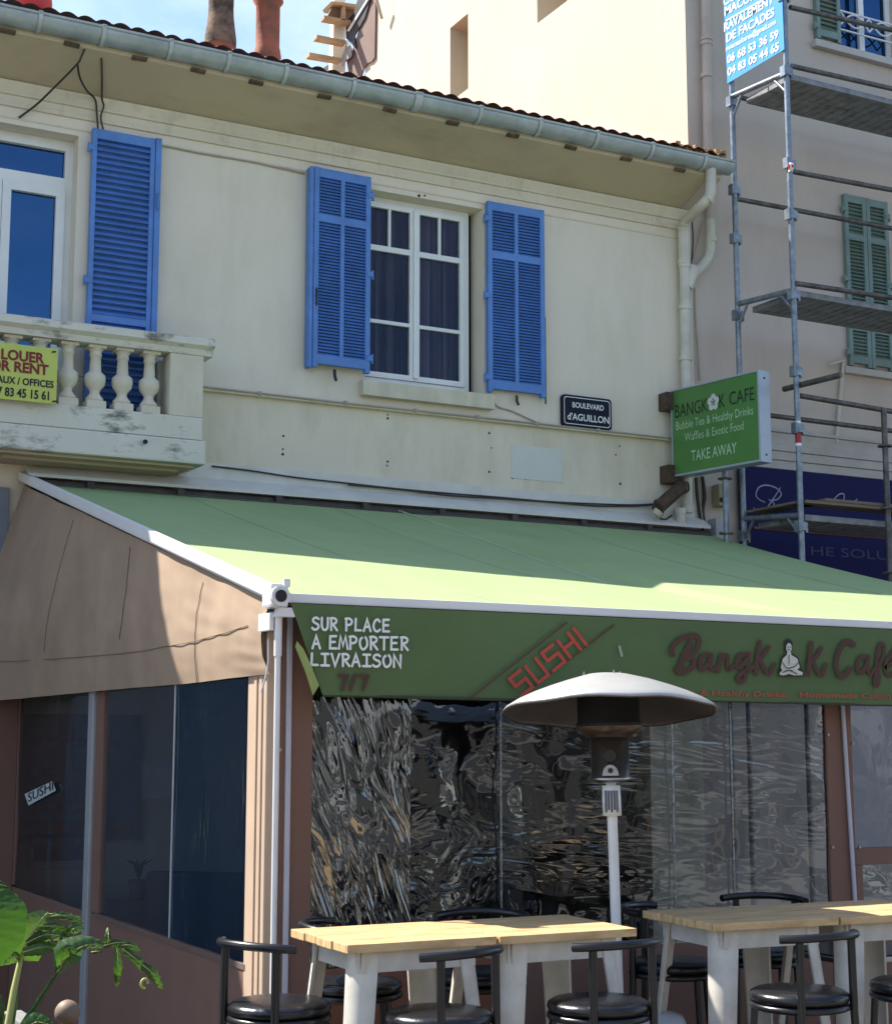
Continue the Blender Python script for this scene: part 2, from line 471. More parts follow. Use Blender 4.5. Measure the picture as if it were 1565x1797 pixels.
# ================================================================== CAFE BUILDING
YF = 10.85
XE = 8.236
cafe = thing('cafe_building', 'two storey cream rendered cafe building with blue shutters', 'building', (2.5, YF, 0))
holes = [(1.42, 2.80, 3.80, 6.06), (5.08, 6.13, 4.50, 6.055), (4.4, 7.7, .0, 2.6)]
mb = MB()
wall(mb, (0, YF, 0), (1,0,0), (0,0,1), (0,1,0), -6, XE, 4.30, 6.60, [(1.42,2.80,4.30,6.06), holes[1]], .2)
mb.box(-6, -5.8, YF + .01, 17, 0, 6.6); mb.box(-6, XE, 16.8, 17, 0, 6.6)
mb.box(-5.8, XE - .02, YF + .02, 16.8, 3.35, 3.6)
mb.build('upper_wall', PLASTER, cafe)
mb = MB()
wall(mb, (0, YF, 0), (1,0,0), (0,0,1), (0,1,0), -6, XE, 0, 4.297, [(1.42,2.80,3.80,4.297), holes[2]], .2)
mb.build('lower_wall', PLOW, cafe)
# dark room behind the openings
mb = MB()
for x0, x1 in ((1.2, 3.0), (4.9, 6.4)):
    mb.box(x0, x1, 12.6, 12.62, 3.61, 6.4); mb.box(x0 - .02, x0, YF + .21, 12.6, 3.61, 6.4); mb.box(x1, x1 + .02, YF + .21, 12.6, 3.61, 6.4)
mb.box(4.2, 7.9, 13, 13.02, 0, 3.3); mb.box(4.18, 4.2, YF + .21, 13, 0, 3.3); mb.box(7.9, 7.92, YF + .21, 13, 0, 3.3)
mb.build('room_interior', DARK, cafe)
# ledge
mb = MB(); mb.bbox(3.66, XE, YF - .045, YF + .0, 4.283, 4.30, .004)
mb.build('ledge', CORN, cafe)
mb = MB()
mb.tube([(3.7, YF - .05, 4.307), (5.0, YF - .05, 4.300), (6.2, YF - .052, 4.304), (7.4, YF - .05, 4.304), (7.97, YF - .05, 4.303)], .008, 6)
for x in (4.2, 4.9, 5.5, 6.05, 6.6, 7.2): mb.box(x - .012, x + .012, YF - .062, YF - .03, 4.29, 4.317)
mb.build('ledge_cable', CABLEL, cafe)
# fascia band with joint line above the awning, and its metal flashing
mb = MB(); mb.bbox(3.6, 8.20, YF - .022, YF - .001, 3.60, 3.755, .004)
mb.build('fascia_band', CREAMF, cafe)
mb = MB(); mb.prism([(2.5, YF - .001, 3.63), (2.5, YF - .14, 3.535), (2.5, YF - .14, 3.558), (2.5, YF - .001, 3.655)], (5.77, 0, 0))
mb.build('flashing', CREAMF, cafe)
mb = MB()
pts = [AY(x, y, YF - .04) for x, y in ((372, 818), (440, 826), (520, 838), (610, 848), (700, 858), (790, 866), (880, 873), (960, 880), (1040, 884), (1110, 886), (1150, 884))]
mb.tube(smooth_pts(pts), .007, 6)
pts = [p + Vector((0, -.012, -.012 + .008*math.sin(i*2.1))) for i, p in enumerate(pts)]
mb.tube(smooth_pts(pts[3:]), .008, 6)
mb.build('wall_cable', CABLE, cafe)
# screw holes
mb = MB()
for x, y in ((497, 765), (496, 788), (496, 797), (680, 728), (680, 734), (680, 810), (679, 817), (858, 760), (862, 786), (858, 828), (904, 783), (979, 790), (904, 830), (979, 838), (1087, 783), (1080, 798), (1088, 849), (899, 838), (922, 840), (745, 343), (735, 343)):
    p = AY(x, y, YF); r = random.uniform(.006, .013)
    mb.lathe([(0, -.003), (r, -.003), (r*.9, .0), (0, 0)], (0,0,0), 8)
    for v in mb.v[-32:]: v[:] = p + Vector((v.x, v.z, v.y))
mb.build('screw_hole', DARK, cafe)
# blank painted-over rectangle
a = AY(897, 780, YF); b = AY(986, 847, YF)
mb = MB(); mb.bbox(a.x, b.x, YF - .004, YF, b.z, a.z, .001)
mb.build('blank_panel', mat('pale patch', (.66, .67, .60), .8, 0, .04, 3), cafe)
mb = MB(); mb.bbox(-.6, 2.40, YF - .05, YF - .003, 0, 3.46, .006)  # panel added; widened out of view to colour the side sheet's reflection
mb.build('added_side_panel', mat('grey blue added panel', (.19, .22, .26), .5, 0, .1, 4), cafe)
# cornice
mb = MB()
prof = [(0, 6.185), (.018, 6.185), (.018, 6.215), (.012, 6.22), (.012, 6.265), (.03, 6.27), (.03, 6.285), (.022, 6.29), (.05, 6.345), (.055, 6.36), (0, 6.362)]
mb.prism([(-6, YF - d, z) for d, z in prof], (6 + 8.19, 0, 0))
mb.build('cornice', CORN, cafe)
mb = MB(); mb.bbox(-6, 8.12, YF - .006, YF, 6.098, 6.112, .002)
mb.build('string_line', CORN, cafe)
# eaves band
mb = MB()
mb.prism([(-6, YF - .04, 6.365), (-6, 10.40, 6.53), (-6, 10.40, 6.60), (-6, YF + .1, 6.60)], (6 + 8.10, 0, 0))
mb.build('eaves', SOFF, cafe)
mb = MB(); mb.prism([(8.105, YF - .04, 6.365), (8.105, 10.40, 6.53), (8.105, 10.40, 6.60), (8.105, YF + .1, 6.60)], (.13, 0, 0))
mb.build('eaves', NEIGH, cafe)
# gutter: half round
mb = MB()
gy, gz, gr = 10.30, 6.655, .085
def gut(u, v):
    a = PI * v
    return Vector((-6 + (8.29 + 6) * u, gy + gr * math.cos(a) * -1 + gr - .02, gz - gr * 1.12 * math.sin(a)))
mb.grid(gut, 60, 14)
mb.tube([(-6, gy - .02, gz), (8.29, gy - .02, gz)], .012, 8)
mb.prism([(8.288, gy - .02 + gr - gr*math.cos(PI*k/14), gz - gr*1.12*math.sin(PI*k/14)) for k in range(15)], (.006, 0, 0))
gutter = mb.build('gutter', ZINC, cafe)
gxs = []
for x in (70, 182, 300, 402, 503):
    gxs.append(AY(x, 60 + x * .2, gy - .02).x)
x = gxs[-1]
while x < 7.6: x += .545; gxs.append(x)
for i, x in enumerate(gxs[:14]):
    mb = MB()
    w = .014 if i != 6 else .03
    def strap(u, v, x=x, w=w):
        a = PI * v
        return Vector((x - w + 2*w*u, gy - (gr + .009) * math.cos(a) + gr - .02, gz - (gr + .009) * 1.12 * math.sin(a)))
    mb.grid(strap, 1, 14)
    mb.box(x - w, x + w, gy - .035, gy + .03, gz + .006, gz + .014)
    mb.build('gutter_strap', mat('pale zinc', (.54, .58, .57), .45, .2, .12, 9), gutter)
    mb = MB()
    zz = 6.515
    mb.bbox(x - .25, x - .14, 10.375, 10.415, zz + .006, zz + .022, .004, rot=rotX(-.35) @ rotY(.06 * math.sin(i * 2.3)))
    mb.build('rafter_tip', mat('old timber', (.17, .125, .085), .9, 0, .3, 20), cafe)
# roof of barrel tiles
mb = MB()
RS = .40
per = .125
nX = int((8.225 + 6) / per * 8)
def roofz(x, y):
    k = (y - 10.30) / .36
    st = (k - math.floor(k))
    ph = (x % per) / per
    hump = abs(math.sin(PI * ph)) ** .8 * .028 - (.018 if ph < .02 or ph > .98 else 0)
    jit = noise.noise(Vector((math.floor(x/per)*3.1, math.floor(k)*1.7, 0))) * .012
    return 6.662 + (y - 10.3) * RS + hump + .03 * (1 - st) + jit
rows = []
y = 10.31
ys = []
while y < 15:
    ys += [y, y + .345]; y += .36
def rf(u, v):
    x = -6 + (8.225 + 6) * u; yy = ys[int(round(v * (len(ys)-1)))]
    return Vector((x, yy, roofz(x, yy + .004)))
mb.grid(rf, nX, len(ys)-1, False)
mb.add([(-6, 15, 8.55), (8.225, 15, 8.55), (8.225, 17.2, 7.6), (-6, 17.2, 7.6)], [(0,1,2,3)])
mb.add([(-6, 10.32, 6.60), (8.225, 10.32, 6.60), (8.225, 16.9, 6.60), (-6, 16.9, 6.60)], [(0,1,2,3)])
mb.add([(-6, 10.315, 6.60), (8.225, 10.315, 6.60), (8.225, 10.315, 6.685), (-6, 10.315, 6.685)], [(0,1,2,3)])
mb.add([(-6, 10.32, 6.6), (-6, 15, 8.5), (-6, 17, 6.6)], [(0,1,2)])
roof = mb.build('roof', TILE, cafe, False)
# chimney pots on the roof
def chimney(px, hw, prof, m, mtop=None):
    Yc = 11.7
    base = AY(px, 100, Yc); b = Vector((base.x, Yc, base.z - .35))
    mb = MB(); mb.lathe([(0, prof[0][1])] + prof + [(0, prof[-1][1])], b, 20)
    return mb.build('chimney', m, roof)
chimney(386, 0, [(.12, 0), (.12, .40), (.128, .42), (.118, .50), (.105, .58), (.098, .68), (.098, .73)], CHIM)
c = AY(386, 100, 11.7); c.z -= .35
mb = MB(); mb.lathe([(.129, .44), (.131, .50), (.118, .60), (.106, .70), (.102, .78), (.104, .80), (.104, 1.7), (0, 1.7)], c, 20)
mb.build('chimney', CHIMD, roof)
chimney(469, 0, [(.115, 0), (.115, .36), (.105, .42), (.10, .44), (.10, .80), (.128, .84), (.118, .88), (.118, 1.5), (.13, 1.55)], CHIM)
# pale flashing and ochre mortar along the tower
for (xa, ya), (xb, yb), h in (((845, 185), (1045, 222), .10), ((1045, 222), (1206, 256), .16)):
    pa = AX(xa, ya, 8.2); pb = AX(xb, yb, 8.2)
    mb = MB(); mb.prism([pa, pb, pb + Vector((0,0,-h)), pa + Vector((0,0,-h))], (.03, 0, 0))
    mb.build('roof_flashing', FLASHW, roof)
mb = MB()
for i in range(16):
    x = 7.72 + i * .034 + random.uniform(-.01, .01); y = 10.36 + random.uniform(-.02, .03)
    mb.bbox(x, x + .045, y, y + .12, 6.69, 6.74 + random.uniform(0, .04), .008, rot=rotZ(random.uniform(-.4, .4)))
mb.build('roof_mortar', YPATCH, roof)

# ---------------- windows
def frame_box(mb, x0, x1, z0, z1, w, y0, y1):
    mb.box(x0, x0 + w, y0, y1, z0, z1); mb.box(x1 - w, x1, y0, y1, z0, z1)
    mb.box(x0 + w, x1 - w, y0, y1, z0, z0 + w); mb.box(x0 + w, x1 - w, y0, y1, z1 - w, z1)
def pane(x0, x1, z0, z1, y, m, parent):
    mb = MB(); mb.box(x0, x1, y, y + .006, z0, z1); return mb.build('pane', m, parent)
win = MB()
frame_box(win, 5.082, 6.075, 4.53, 6.053, .045, 10.985, 11.05)
w2 = win.build('window', WHITE, cafe)
for (x0, x1) in ((5.128, 5.572), (5.576, 6.028)):
    mb = MB()
    frame_box(mb, x0, x1, 4.578, 6.005, .042, 10.970, 11.02)
    for z in (5.63, 5.03):
        mb.box(x0 + .042, x1 - .042, 10.972, 11.015, z - (.022 if z > 5.3 else .014), z + (.022 if z > 5.3 else .014))
    xc = (x0 + x1) / 2
    mb.box(xc - .011, xc + .011, 10.974, 11.012, 5.654, 5.962)
    if x0 < 5.3: mb.box(x1 - .012, x1 + .03, 10.955, 10.969, 4.60, 5.98)
    mb.build('sash', WHITE, w2)
    pane(x0 + .043, x1 - .043, 4.621, 5.014, 10.995, GLASSD, w2)
    pane(x0 + .043, x1 - .043, 5.046, 5.606, 10.995, GLASSD, w2)
    pane(x0 + .043, xc - .012, 5.654, 5.962, 10.995, GLASSD, w2)
    pane(xc + .012, x1 - .043, 5.654, 5.962, 10.995, GLASSD, w2)
mb = MB()
mb.grid(lambda u, v: Vector((5.09 + .98 * u, 11.16 + .05 * math.sin(u * 78 + .5*math.sin(u*23)) + .02 * math.sin(u * 37 + v) , 4.5 + 1.55 * v)), 240, 4)
mb.build('curtain', CURT, w2, False)
mb = MB(); mb.bbox(5.035, 6.20, YF - .075, YF - .001, 4.378, 4.497, .006); mb.box(5.083, 6.128, YF, 11.05, 4.492, 4.512)
mb.build('window_sill', stained('sill render', (.70, .645, .49), (.3, .26, .2), 1, 9, .5), cafe)
# french window on the balcony
fw = MB()
frame_box(fw, 1.42, 2.82, 3.82, 6.058, .075, 10.99, 11.07)
fw.box(1.495, 2.745, 10.985, 11.065, 5.69, 5.775)
fwin = fw.build('french_window', WHITE, cafe)
pane(1.497, 2.743, 5.777, 5.981, 11.03, GLASSB, fwin)
for x0, x1 in ((1.495, 1.888), (1.892, 2.298), (2.302, 2.745)):
    mb = MB(); frame_box(mb, x0, x1, 3.9, 5.688, .062, 10.965, 11.03)
    mb.box(x0 + .04, x1 - .04, 10.97, 11.02, 4.3, 4.4)
    mb.build('sash', WHITE, fwin)
    mb = MB(); mb.box(x0 + .063, x1 - .063, 11.0, 11.006, 4.401, 5.624); mb.build('pane', GLASSB, fwin)
    mb = MB(); mb.bbox(x0 + .063, x1 - .063, 10.99, 11.02, 3.964, 4.298, .004); mb.build('lower_panel', WHITE, fwin)

# ---------------- shutters
def shutter(x0, x1, z0, z1, y, cols, rails, pitch, depth=.042, slw=.034, ang=.75, stile=.042, mats=(BLUE, BLUED), rot=0, parent=cafe, hinge=-1, midrail=.06, yoff=0):
    """leaf folded back against the wall; y = its front face"""
    piv = Vector((x0 if hinge < 0 else x1, y + depth, 0)); M_ = rotZ(rot)
    tr = lambda mb: [setattr(v, 'xyz', piv + M_ @ (v - piv)) for v in mb.v]
    mb = MB()
    mb.bbox(x0, x0 + stile, y, y + depth, z0, z1, .004); mb.bbox(x1 - stile, x1, y, y + depth, z0, z1, .004)
    zs = [z0] + rails + [z1]
    for z in rails: mb.box(x0 + stile, x1 - stile, y + .001, y + depth - .002, z - midrail/2, z + midrail/2)
    mb.box(x0 + stile, x1 - stile, y + .001, y + depth - .002, z0 + .03, z0 + .10); mb.box(x0 + stile, x1 - stile, y + .001, y + depth - .002, z1 - .075, z1 - .004)
    cw = (x1 - x0 - 2 * stile)
    if cols == 2: mb.box((x0+x1)/2 - .016, (x0+x1)/2 + .016, y + .002, y + depth - .003, z0 + .1, z1 - .075)
    tr(mb); s = mb.build('shutter', mats[0], parent)
    mb = MB()
    spans = []
    lo = z0 + .10
    for z in rails: spans.append((lo, z - midrail/2)); lo = z + midrail/2
    spans.append((lo, z1 - .075))
    xs = [(x0 + stile, x1 - stile)] if cols == 1 else [(x0 + stile, (x0+x1)/2 - .016), ((x0+x1)/2 + .016, x1 - stile)]
    for a, b in spans:
        n = max(1, int((b - a) / pitch)); p = (b - a) / n
        for k in range(n):
            zc = a + p * (k + .5)
            for xa, xb in xs:
                mb.box(xa, xb, y + depth/2 - slw/2, y + depth/2 + slw/2, zc - .003, zc + .003, rot=rotX(ang))
    mb.box(x0 + stile, x1 - stile, y + depth - .004, y + depth - .001, z0 + .1, z1 - .08)
    tr(mb); mb.build('louvre', mats[1], s)
    mb = MB()
    for z in (z0 + .12, (z0+z1)/2, z1 - .15):
        xx = x0 if hinge < 0 else x1
        mb.box(xx - .03, xx + .02, y - .006, y - .001, z - .02, z + .02)
        mb.tube([(xx - .022 if hinge < 0 else xx + .022, y + .012, z - .035), (xx - .022 if hinge < 0 else xx + .022, y + .012, z + .035)], .011, 8)
    tr(mb); mb.build('hinge', mats[0], s)
    return s
s = shutter(6.148, 6.68, 4.52, 6.113, YF - .062, 2, [5.665], .0245, rot=-.02)
mb = MB(); mb.box(6.672, 6.685, YF - .07, YF - .064, 4.47, 5.2); mb.tube([(6.42, YF - .04, 4.52), (6.42, YF - .045, 4.47), (6.425, YF - .06, 4.44)], .012, 6)
mb.build('shutter_stay', WIRE, s)
s = shutter(4.60, 5.085, 4.545, 6.12, YF - .085, 2, [5.72], .0245, rot=.03, hinge=1)
mb = MB(); mb.tube([(4.80, YF - .06, 4.55), (4.80, YF - .065, 4.50), (4.805, YF - .08, 4.46)], .012, 6)
mb.tube([(4.628, YF - .092, 5.02), (4.628, YF - .105, 5.04), (4.628, YF - .105, 5.14), (4.628, YF - .092, 5.16)], .008, 6)
mb.build('shutter_stay', BLACK, s)
mb = MB(); mb.bbox(4.566, 4.596, YF - .10, YF - .02, 4.54, 6.115, .004)
mb.build('shutter_edge_board', BLUE, s)
s = shutter(2.885, 3.35, 3.85, 6.12, YF - .065, 1, [4.72], .044, slw=.05, ang=.8, stile=.035, rot=.0, midrail=.05)
mb = MB(); mb.bbox(3.352, 3.395, YF - .075, YF - .02, 3.85, 6.125, .004); mb.tube([(3.372, YF - .082, 5.58), (3.372, YF - .095, 5.6), (3.372, YF - .095, 5.68), (3.372, YF - .082, 5.70)], .007, 6)
mb.build('shutter_edge_board', BLUE, s)

# ---------------- balcony
YB = 10.45
mb = MB()
mb.bbox(-1, 3.67, YB, YF - .001, 3.668, 3.838, .012)
mb.bbox(-1, 3.645, YB + .012, YF - .002, 3.842, 4.002, .008)
balc = mb.build('balcony', STONE, cafe)
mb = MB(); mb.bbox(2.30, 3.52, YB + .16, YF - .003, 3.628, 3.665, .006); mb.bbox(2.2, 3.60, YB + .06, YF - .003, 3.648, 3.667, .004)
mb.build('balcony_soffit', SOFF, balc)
mb = MB()
mb.prism([(-1, YB - .035, 4.515), (-1, YB - .035, 4.56), (-1, YB - .02, 4.572), (-1, YB + .22, 4.572), (-1, YB + .235, 4.56), (-1, YB + .235, 4.515), (-1, YB + .2, 4.49), (-1, YB + .19, 4.45), (-1, YB + .01, 4.45), (-1, YB, 4.49)], (4.71, 0, 0))
mb.build('handrail', STONE, balc)
mb = MB(); mb.bbox(3.40, 3.645, YB + .015, YB + .19, 4.003, 4.449, .006)
mb.bbox(3.40, 3.645, YF - .12, YF - .002, 4.003, 4.449, .006)
mb.build('pedestal', STONEC, balc)
bx = [2.70 + .192 * k for k in range(-6, 4)]
bprof = [(.03, .055), (.062, .055), (.062, .075), (.045, .095), (.034, .115), (.038, .135), (.066, .17), (.073, .205), (.070, .24), (.045, .262), (.041, .27), (.036, .37), (.043, .375), (.043, .385), (.039, .395), (.045, .415), (.058, .425), (.03, .425)]
for x in bx:
    mb = MB(); c = Vector((x, YB + .10, 4.003))
    mb.lathe(bprof, c, 20)
    mb.bbox(x - .068, x + .068, YB + .035, YB + .168, 4.003, 4.058, .006)
    mb.bbox(x - .062, x + .062, YB + .04, YB + .162, 4.428, 4.449, .003)
    mb.build('baluster', STONEC, balc)
mb = MB()
p = AY(255, 775, YB - .002); mb.tube([p + Vector((0, .03, 0)), p + Vector((0, -.006, 0))], .016, 12)
mb.build('drain_hole', DARK, balc)

# ---------------- drainpipes
def P(px, py, y): return AY(px, py, y)
mb = MB()
Yp = YF - .075
mb.tube(smooth_pts([P(1247, 296, 10.36), P(1247, 325, 10.36), P(1244, 345, 10.38), P(1228, 362, 10.46), P(1203, 388, Yp - .05), P(1199, 405, Yp), P(1199, 440, Yp)], 5), .045, 14)
dp = mb.build('drainpipe', PVC, cafe)
mb = MB()
mb.tube([P(1200, 398, Yp), P(1201, 470, Yp)], .052, 14)
mb.tube([P(1201, 470, Yp), P(1206, 900, Yp)], .046, 14)
for y in (398, 455, 535, 625): mb.tube([P(1199.5 + (y-398)*.013, y, Yp), P(1199.6 + (y-398)*.013, y + 8, Yp)], .055, 14)
mb.build('downpipe', PVC, dp)
mb = MB()
mb.tube([P(1188+19, 468, Yp) + Vector((.06, 0, 0)), P(1205, 505, Yp)], [.062, .048], 14)
mb.tube(smooth_pts([P(1216, 482, Yp), P(1230, 468, Yp), P(1242, 452, Yp), P(1246, 430, Yp), P(1246, 385, Yp)], 5), .043, 12)
mb.tube([P(1247, 424, Yp), P(1247, 416, Yp)], .05, 12)
mb.build('branch_pipe', PVC, dp)
mb = MB(); mb.tube([P(1249, 345, 10.36), P(1243, 350, 10.38)], .05, 14); mb.tube([P(1207, 392, Yp - .05), P(1196, 385, Yp - .04)], .052, 14)
mb.build('pipe_collar', PVC, dp)

# ---------------- cables on facade
def cable(pts, r, name, label, m=CABLE, y=None, sm=True):
    p = [AY(a, b, y) if len(q) == 2 else AY(q[0], q[1], q[2]) for q in pts for a, b in [q[:2]]]
    mb = MB(); mb.tube(smooth_pts(p) if sm else p, r, 6)
    return tag(mb.build(name, m), label, 'cable')
cable([(152, 78, 10.42), (143, 98, 10.42), (135, 112, 10.45), (100, 148, 10.6), (65, 182, 10.78), (33, 206, YF - .01)], .008, 'cable', 'dark cable slanting from the gutter to the left window head')
cable([(136, 112, 10.45), (140, 135, 10.55), (152, 158, 10.7), (167, 174, YF - .06), (170, 200, YF - .05), (172, 228, YF - .05)], .008, 'cable', 'dark cable dropping from the gutter to the left blue shutter')
cable([(178, 102, 10.45), (179, 135, 10.6), (179, 172, YF - .06), (182, 185, YF - .055), (177, 205, YF - .05), (181, 227, YF - .05)], .007, 'cable', 'short brown cable hanging above the left blue shutter', WIRE)
cable([(278, 254), (307, 259), (350, 268), (440, 283), (480, 292), (535, 304)], .006, 'cable', 'thin cable running along the wall between the blue shutters', CABLEL, YF - .012)
cable([(863, 702), (875, 714), (900, 722), (945, 742), (985, 752)], .006, 'cable', 'thin loose cable from the window sill to the street plaque', CABLEL, YF - .012)
cable([(1213, 300), (1214, 380), (1216, 420), (1213, 470)], .006, 'cable', 'thin dark cable beside the drainpipe at the gutter end', CABLE, YF - .02)
cable([(1233, 388), (1220, 440), (1212, 468)], .006, 'cable', 'pale cable slanting between the two drainpipes', CABLEL, YF - .03)
cable([(1219, 505), (1220, 560), (1224, 610), (1227, 668)], .009, 'cable', 'pale cable beside the downpipe above the green sign', CABLEL, YF - .03)
cable([(1221, 838), (1223, 870), (1228, 905), (1236, 940)], .013, 'cable', 'thick black cable dropping under the green sign', CABLE, YF - .03)
cable([(1232, 836), (1236, 870), (1233, 900), (1240, 940)], .016, 'cable', 'thickest black cable bundle under the green sign', CABLE, YF - .02)
cable([(1227, 838), (1229, 880), (1234, 920), (1246, 945)], .006, 'cable', 'pale thin cable among the black ones under the green sign', CABLEL, YF - .05)

# ================================================================== NEIGHBOUR AND TOWER
nb = thing('apartment_building', 'tall apartment building with sunlit cream side wall and shaded pinkish front', 'building', (9, 11, 0))
mb = MB()
hs = [(14.90, 15.33, 9.05, 9.95), (12.82, 13.40, 9.20, 10.1)]
wall(mb, (8.24, 0, 0), (0,1,0), (0,0,1), (1,0,0), YF + .012, 17.65, 0, 15, hs, .45)
mb.box(8.26, 20, 17.63, 17.65, 0, 15); mb.add([(8.24, YF+.012, 15), (20, YF+.012, 15), (20, 17.65, 15), (8.24, 17.65, 15)], [(0,1,2,3)])
mb.build('side_wall', TOWER, nb)
mb = MB()
for a, b, c_, d in hs: mb.box(8.70, 8.72, a - .01, b + .01, c_ - .01, d + .01)
mb.build('window', mat('warm blind', (.66, .46, .27), .8), nb)
mb = MB()
nh = [(10.03, 10.80, 8.30, 9.75)]
wall(mb, (0, YF + .01, 0), (1,0,0), (0,0,1), (0,1,0), 8.243, 22, 4.47, 15, nh, .16)
mb.build('front_wall', NEIGH, nb)
mb = MB(); wall(mb, (0, YF + .012, 0), (1,0,0), (0,0,1), (0,1,0), 8.243, 22, 0, 4.467, [], .16)
mb.build('lower_front_wall', NEIGH, nb)
mb = MB(); mb.box(10.0, 10.9, YF + .6, YF + .62, 8.2, 9.9)
mb.build('room_interior', DARK, nb)
mb = MB(); frame_box(mb, 10.03, 10.80, 8.30, 9.75, .06, YF + .10, YF + .15); mb.box(10.385, 10.45, YF + .09, YF + .15, 8.36, 9.69)
nw = mb.build('window', WHITE, nb)
pane(10.09, 10.384, 8.36, 9.69, YF + .12, GLASSB, nw); pane(10.451, 10.74, 8.36, 9.69, YF + .12, GLASSB, nw)
mb = MB()
for k in range(3):
    x0 = 10.05 + k * .36
    mb.tube([(x0 + .36 * t, YF - .02, 8.52 + .13 * math.sin(PI * t)) for t in [i/10 for i in range(11)]], .009, 6)
    mb.tube([(x0 + .36 * t, YF - .02, 8.65 - .13 * math.sin(PI * t)) for t in [i/10 for i in range(11)]], .009, 6)
mb.tube([(10.0, YF - .02, 8.66), (10.9, YF - .02, 8.66)], .010, 6); mb.tube([(10.0, YF - .02, 8.47), (10.9, YF - .02, 8.47)], .010, 6)
mb.build('window_guard', ALU, nw)
mb = MB(); mb.bbox(9.70, 10.95, YF - .06, YF + .012, 8.22, 8.29, .006)
mb.build('window_sill', NMOULD, nb)
SG = (SAGE, SAGE)
shutter(9.735, 10.03, 8.31, 9.75, YF - .045, 1, [9.0], .045, slw=.045, ang=.7, mats=SG, parent=nb)
shutter(10.0, 10.265, 5.18, 6.83, YF - .035, 1, [5.55, 6.42], .034, slw=.036, ang=.7, mats=SG, parent=nb, stile=.045)
shutter(10.27, 10.54, 5.18, 6.83, YF - .035, 1, [5.55, 6.42], .034, slw=.036, ang=.7, mats=SG, parent=nb, stile=.045, hinge=1)
mb = MB(); mb.bbox(9.93, 10.7, YF - .05, YF + .01, 5.10, 5.165, .006)
mb.build('window_sill', NMOULD, nb)
mb = MB()
for z0, z1, d in ((4.47, 4.50, .05), (4.36, 4.468, .035), (4.30, 4.358, .06), (4.22, 4.298, .045), (4.14, 4.218, .03)):
    mb.bbox(8.42, 22, YF + .008 - d, YF + .012, z0, z1, .006)
mb.build('cornice', NMOULD, nb)
mb = MB(); mb.tube([P(1238, -60, YF - .07), P(1243, 268, YF - .07)], .048, 14)
for y in (65, 73, 130): mb.tube([P(1239.5, y, YF - .07), P(1239.6, y + 6, YF - .07)], .056, 14)
mb.tube([P(1246, 320, YF - .05), P(1246, 390, YF - .07)], .043, 12)
mb.build('downpipe', mat('beige downpipe', (.50, .43, .36), .6, 0, .1, 4), nb)
mb = MB(); mb.tube([P(1480, 632, YF - .02), P(1474, 700, YF - .02), P(1467, 778, YF - .02)], .017, 8)
mb.tube([P(1455, 640, YF - .03), P(1482, 632, YF - .03)], .012, 8)
mb.build('vent_pipe', PVC, nb)

# shop fascia sign
shop = thing('shop_sign', 'long navy blue fascia sign with silver script behind the scaffold', 'sign', (8.7, YF, 3.2))
mb = MB(); mb.bbox(8.66, 15, YF - .07, YF - .03, 3.0, 4.125, .004)
mb.build('board', NAVY, shop)
mb = MB(); 
pa = AY(1322, 926, YF - .075); mb.bbox(pa.x, 15, YF - .082, YF - .071, pa.z - .012, pa.z + .012, .002)
mb.build('red_line', mat('dark red line', (.20, .012, .02), .5), shop)
Ys = YF - .07
mb = MB()
def rb(mb, pts, w, Y, ox=0, oy=0, sc=1, **k):
    ribbon(mb, [AY(ox + x / sc, oy + y / sc, Y) for x, y in pts], w, (0, -1, 0), **k)
S4 = dict(ox=1300, oy=660, sc=4.857)
for st in ([(200,1075),(150,1050),(125,1010),(150,950),(210,930),(290,950),(340,1000),(310,1050),(250,1060),(235,1050)],
           [(335,950),(290,1020),(250,1080),(215,1130),(190,1150)], [(255,1065),(280,1090),(265,1130),(290,1145),(320,1120)],
           [(335,1095),(325,1130),(345,1135)], [(365,1095),(380,1130),(400,1100)], [(415,1110),(425,1130),(445,1110),(450,1130)],
           [(860,1060),(800,1085),(785,1060),(830,1010),(870,1005),(875,1040),(850,1090),(860,1115),(900,1110),(985,1050)], [(985,1050),(950,1100),(935,1140)], [(105,1125),(112,1130)]):
    rb(mb, st, .012, Ys, taper=True, **S4)
mb.build('script_lettering', LETS, shop)
text('HE SOLU', AY(1423, 974, Ys), AY(1558, 983, Ys), .085, LETD, shop, (0,-1,0), name='lettering')
text('T', AY(1402, 972, Ys), AY(1412, 973, Ys), .085, LETD, shop, (0,-1,0), name='lettering')

# utility boxes on the neighbour's corner
mb = MB(); a = AY(1256, 850, YF - .06); b = AY(1274, 890, YF - .06)
mb.bbox(a.x, b.x, YF - .10, YF - .005, b.z, a.z, .006); tb = mb.build('meter_box', mat('ochre box', (.34, .31, .20), .6)); tag(tb, 'yellowish meter box with a round hole on the wall under the green sign', 'utility box')
mb = MB(); q = AY(1266, 877, YF - .105); mb.tube([q, q + Vector((0, -.004, 0))], .022, 12); mb.build('socket', DARK, tb)
mb = MB(); a = AY(1250, 910, YF - .06); b = AY(1272, 942, YF - .06)
mb.bbox(a.x, b.x, YF - .11, YF - .005, b.z - .1, a.z, .006); tb = mb.build('junction_box', mat('grey box', (.42, .43, .44), .6)); tag(tb, 'pale grey junction box low on the wall beside the awning corner', 'utility box')
mb = MB(); mb.box(b.x - .1, b.x, YF - .113, YF - .111, b.z + .02, b.z + .03); mb.build('lid_seam', DARK, tb)

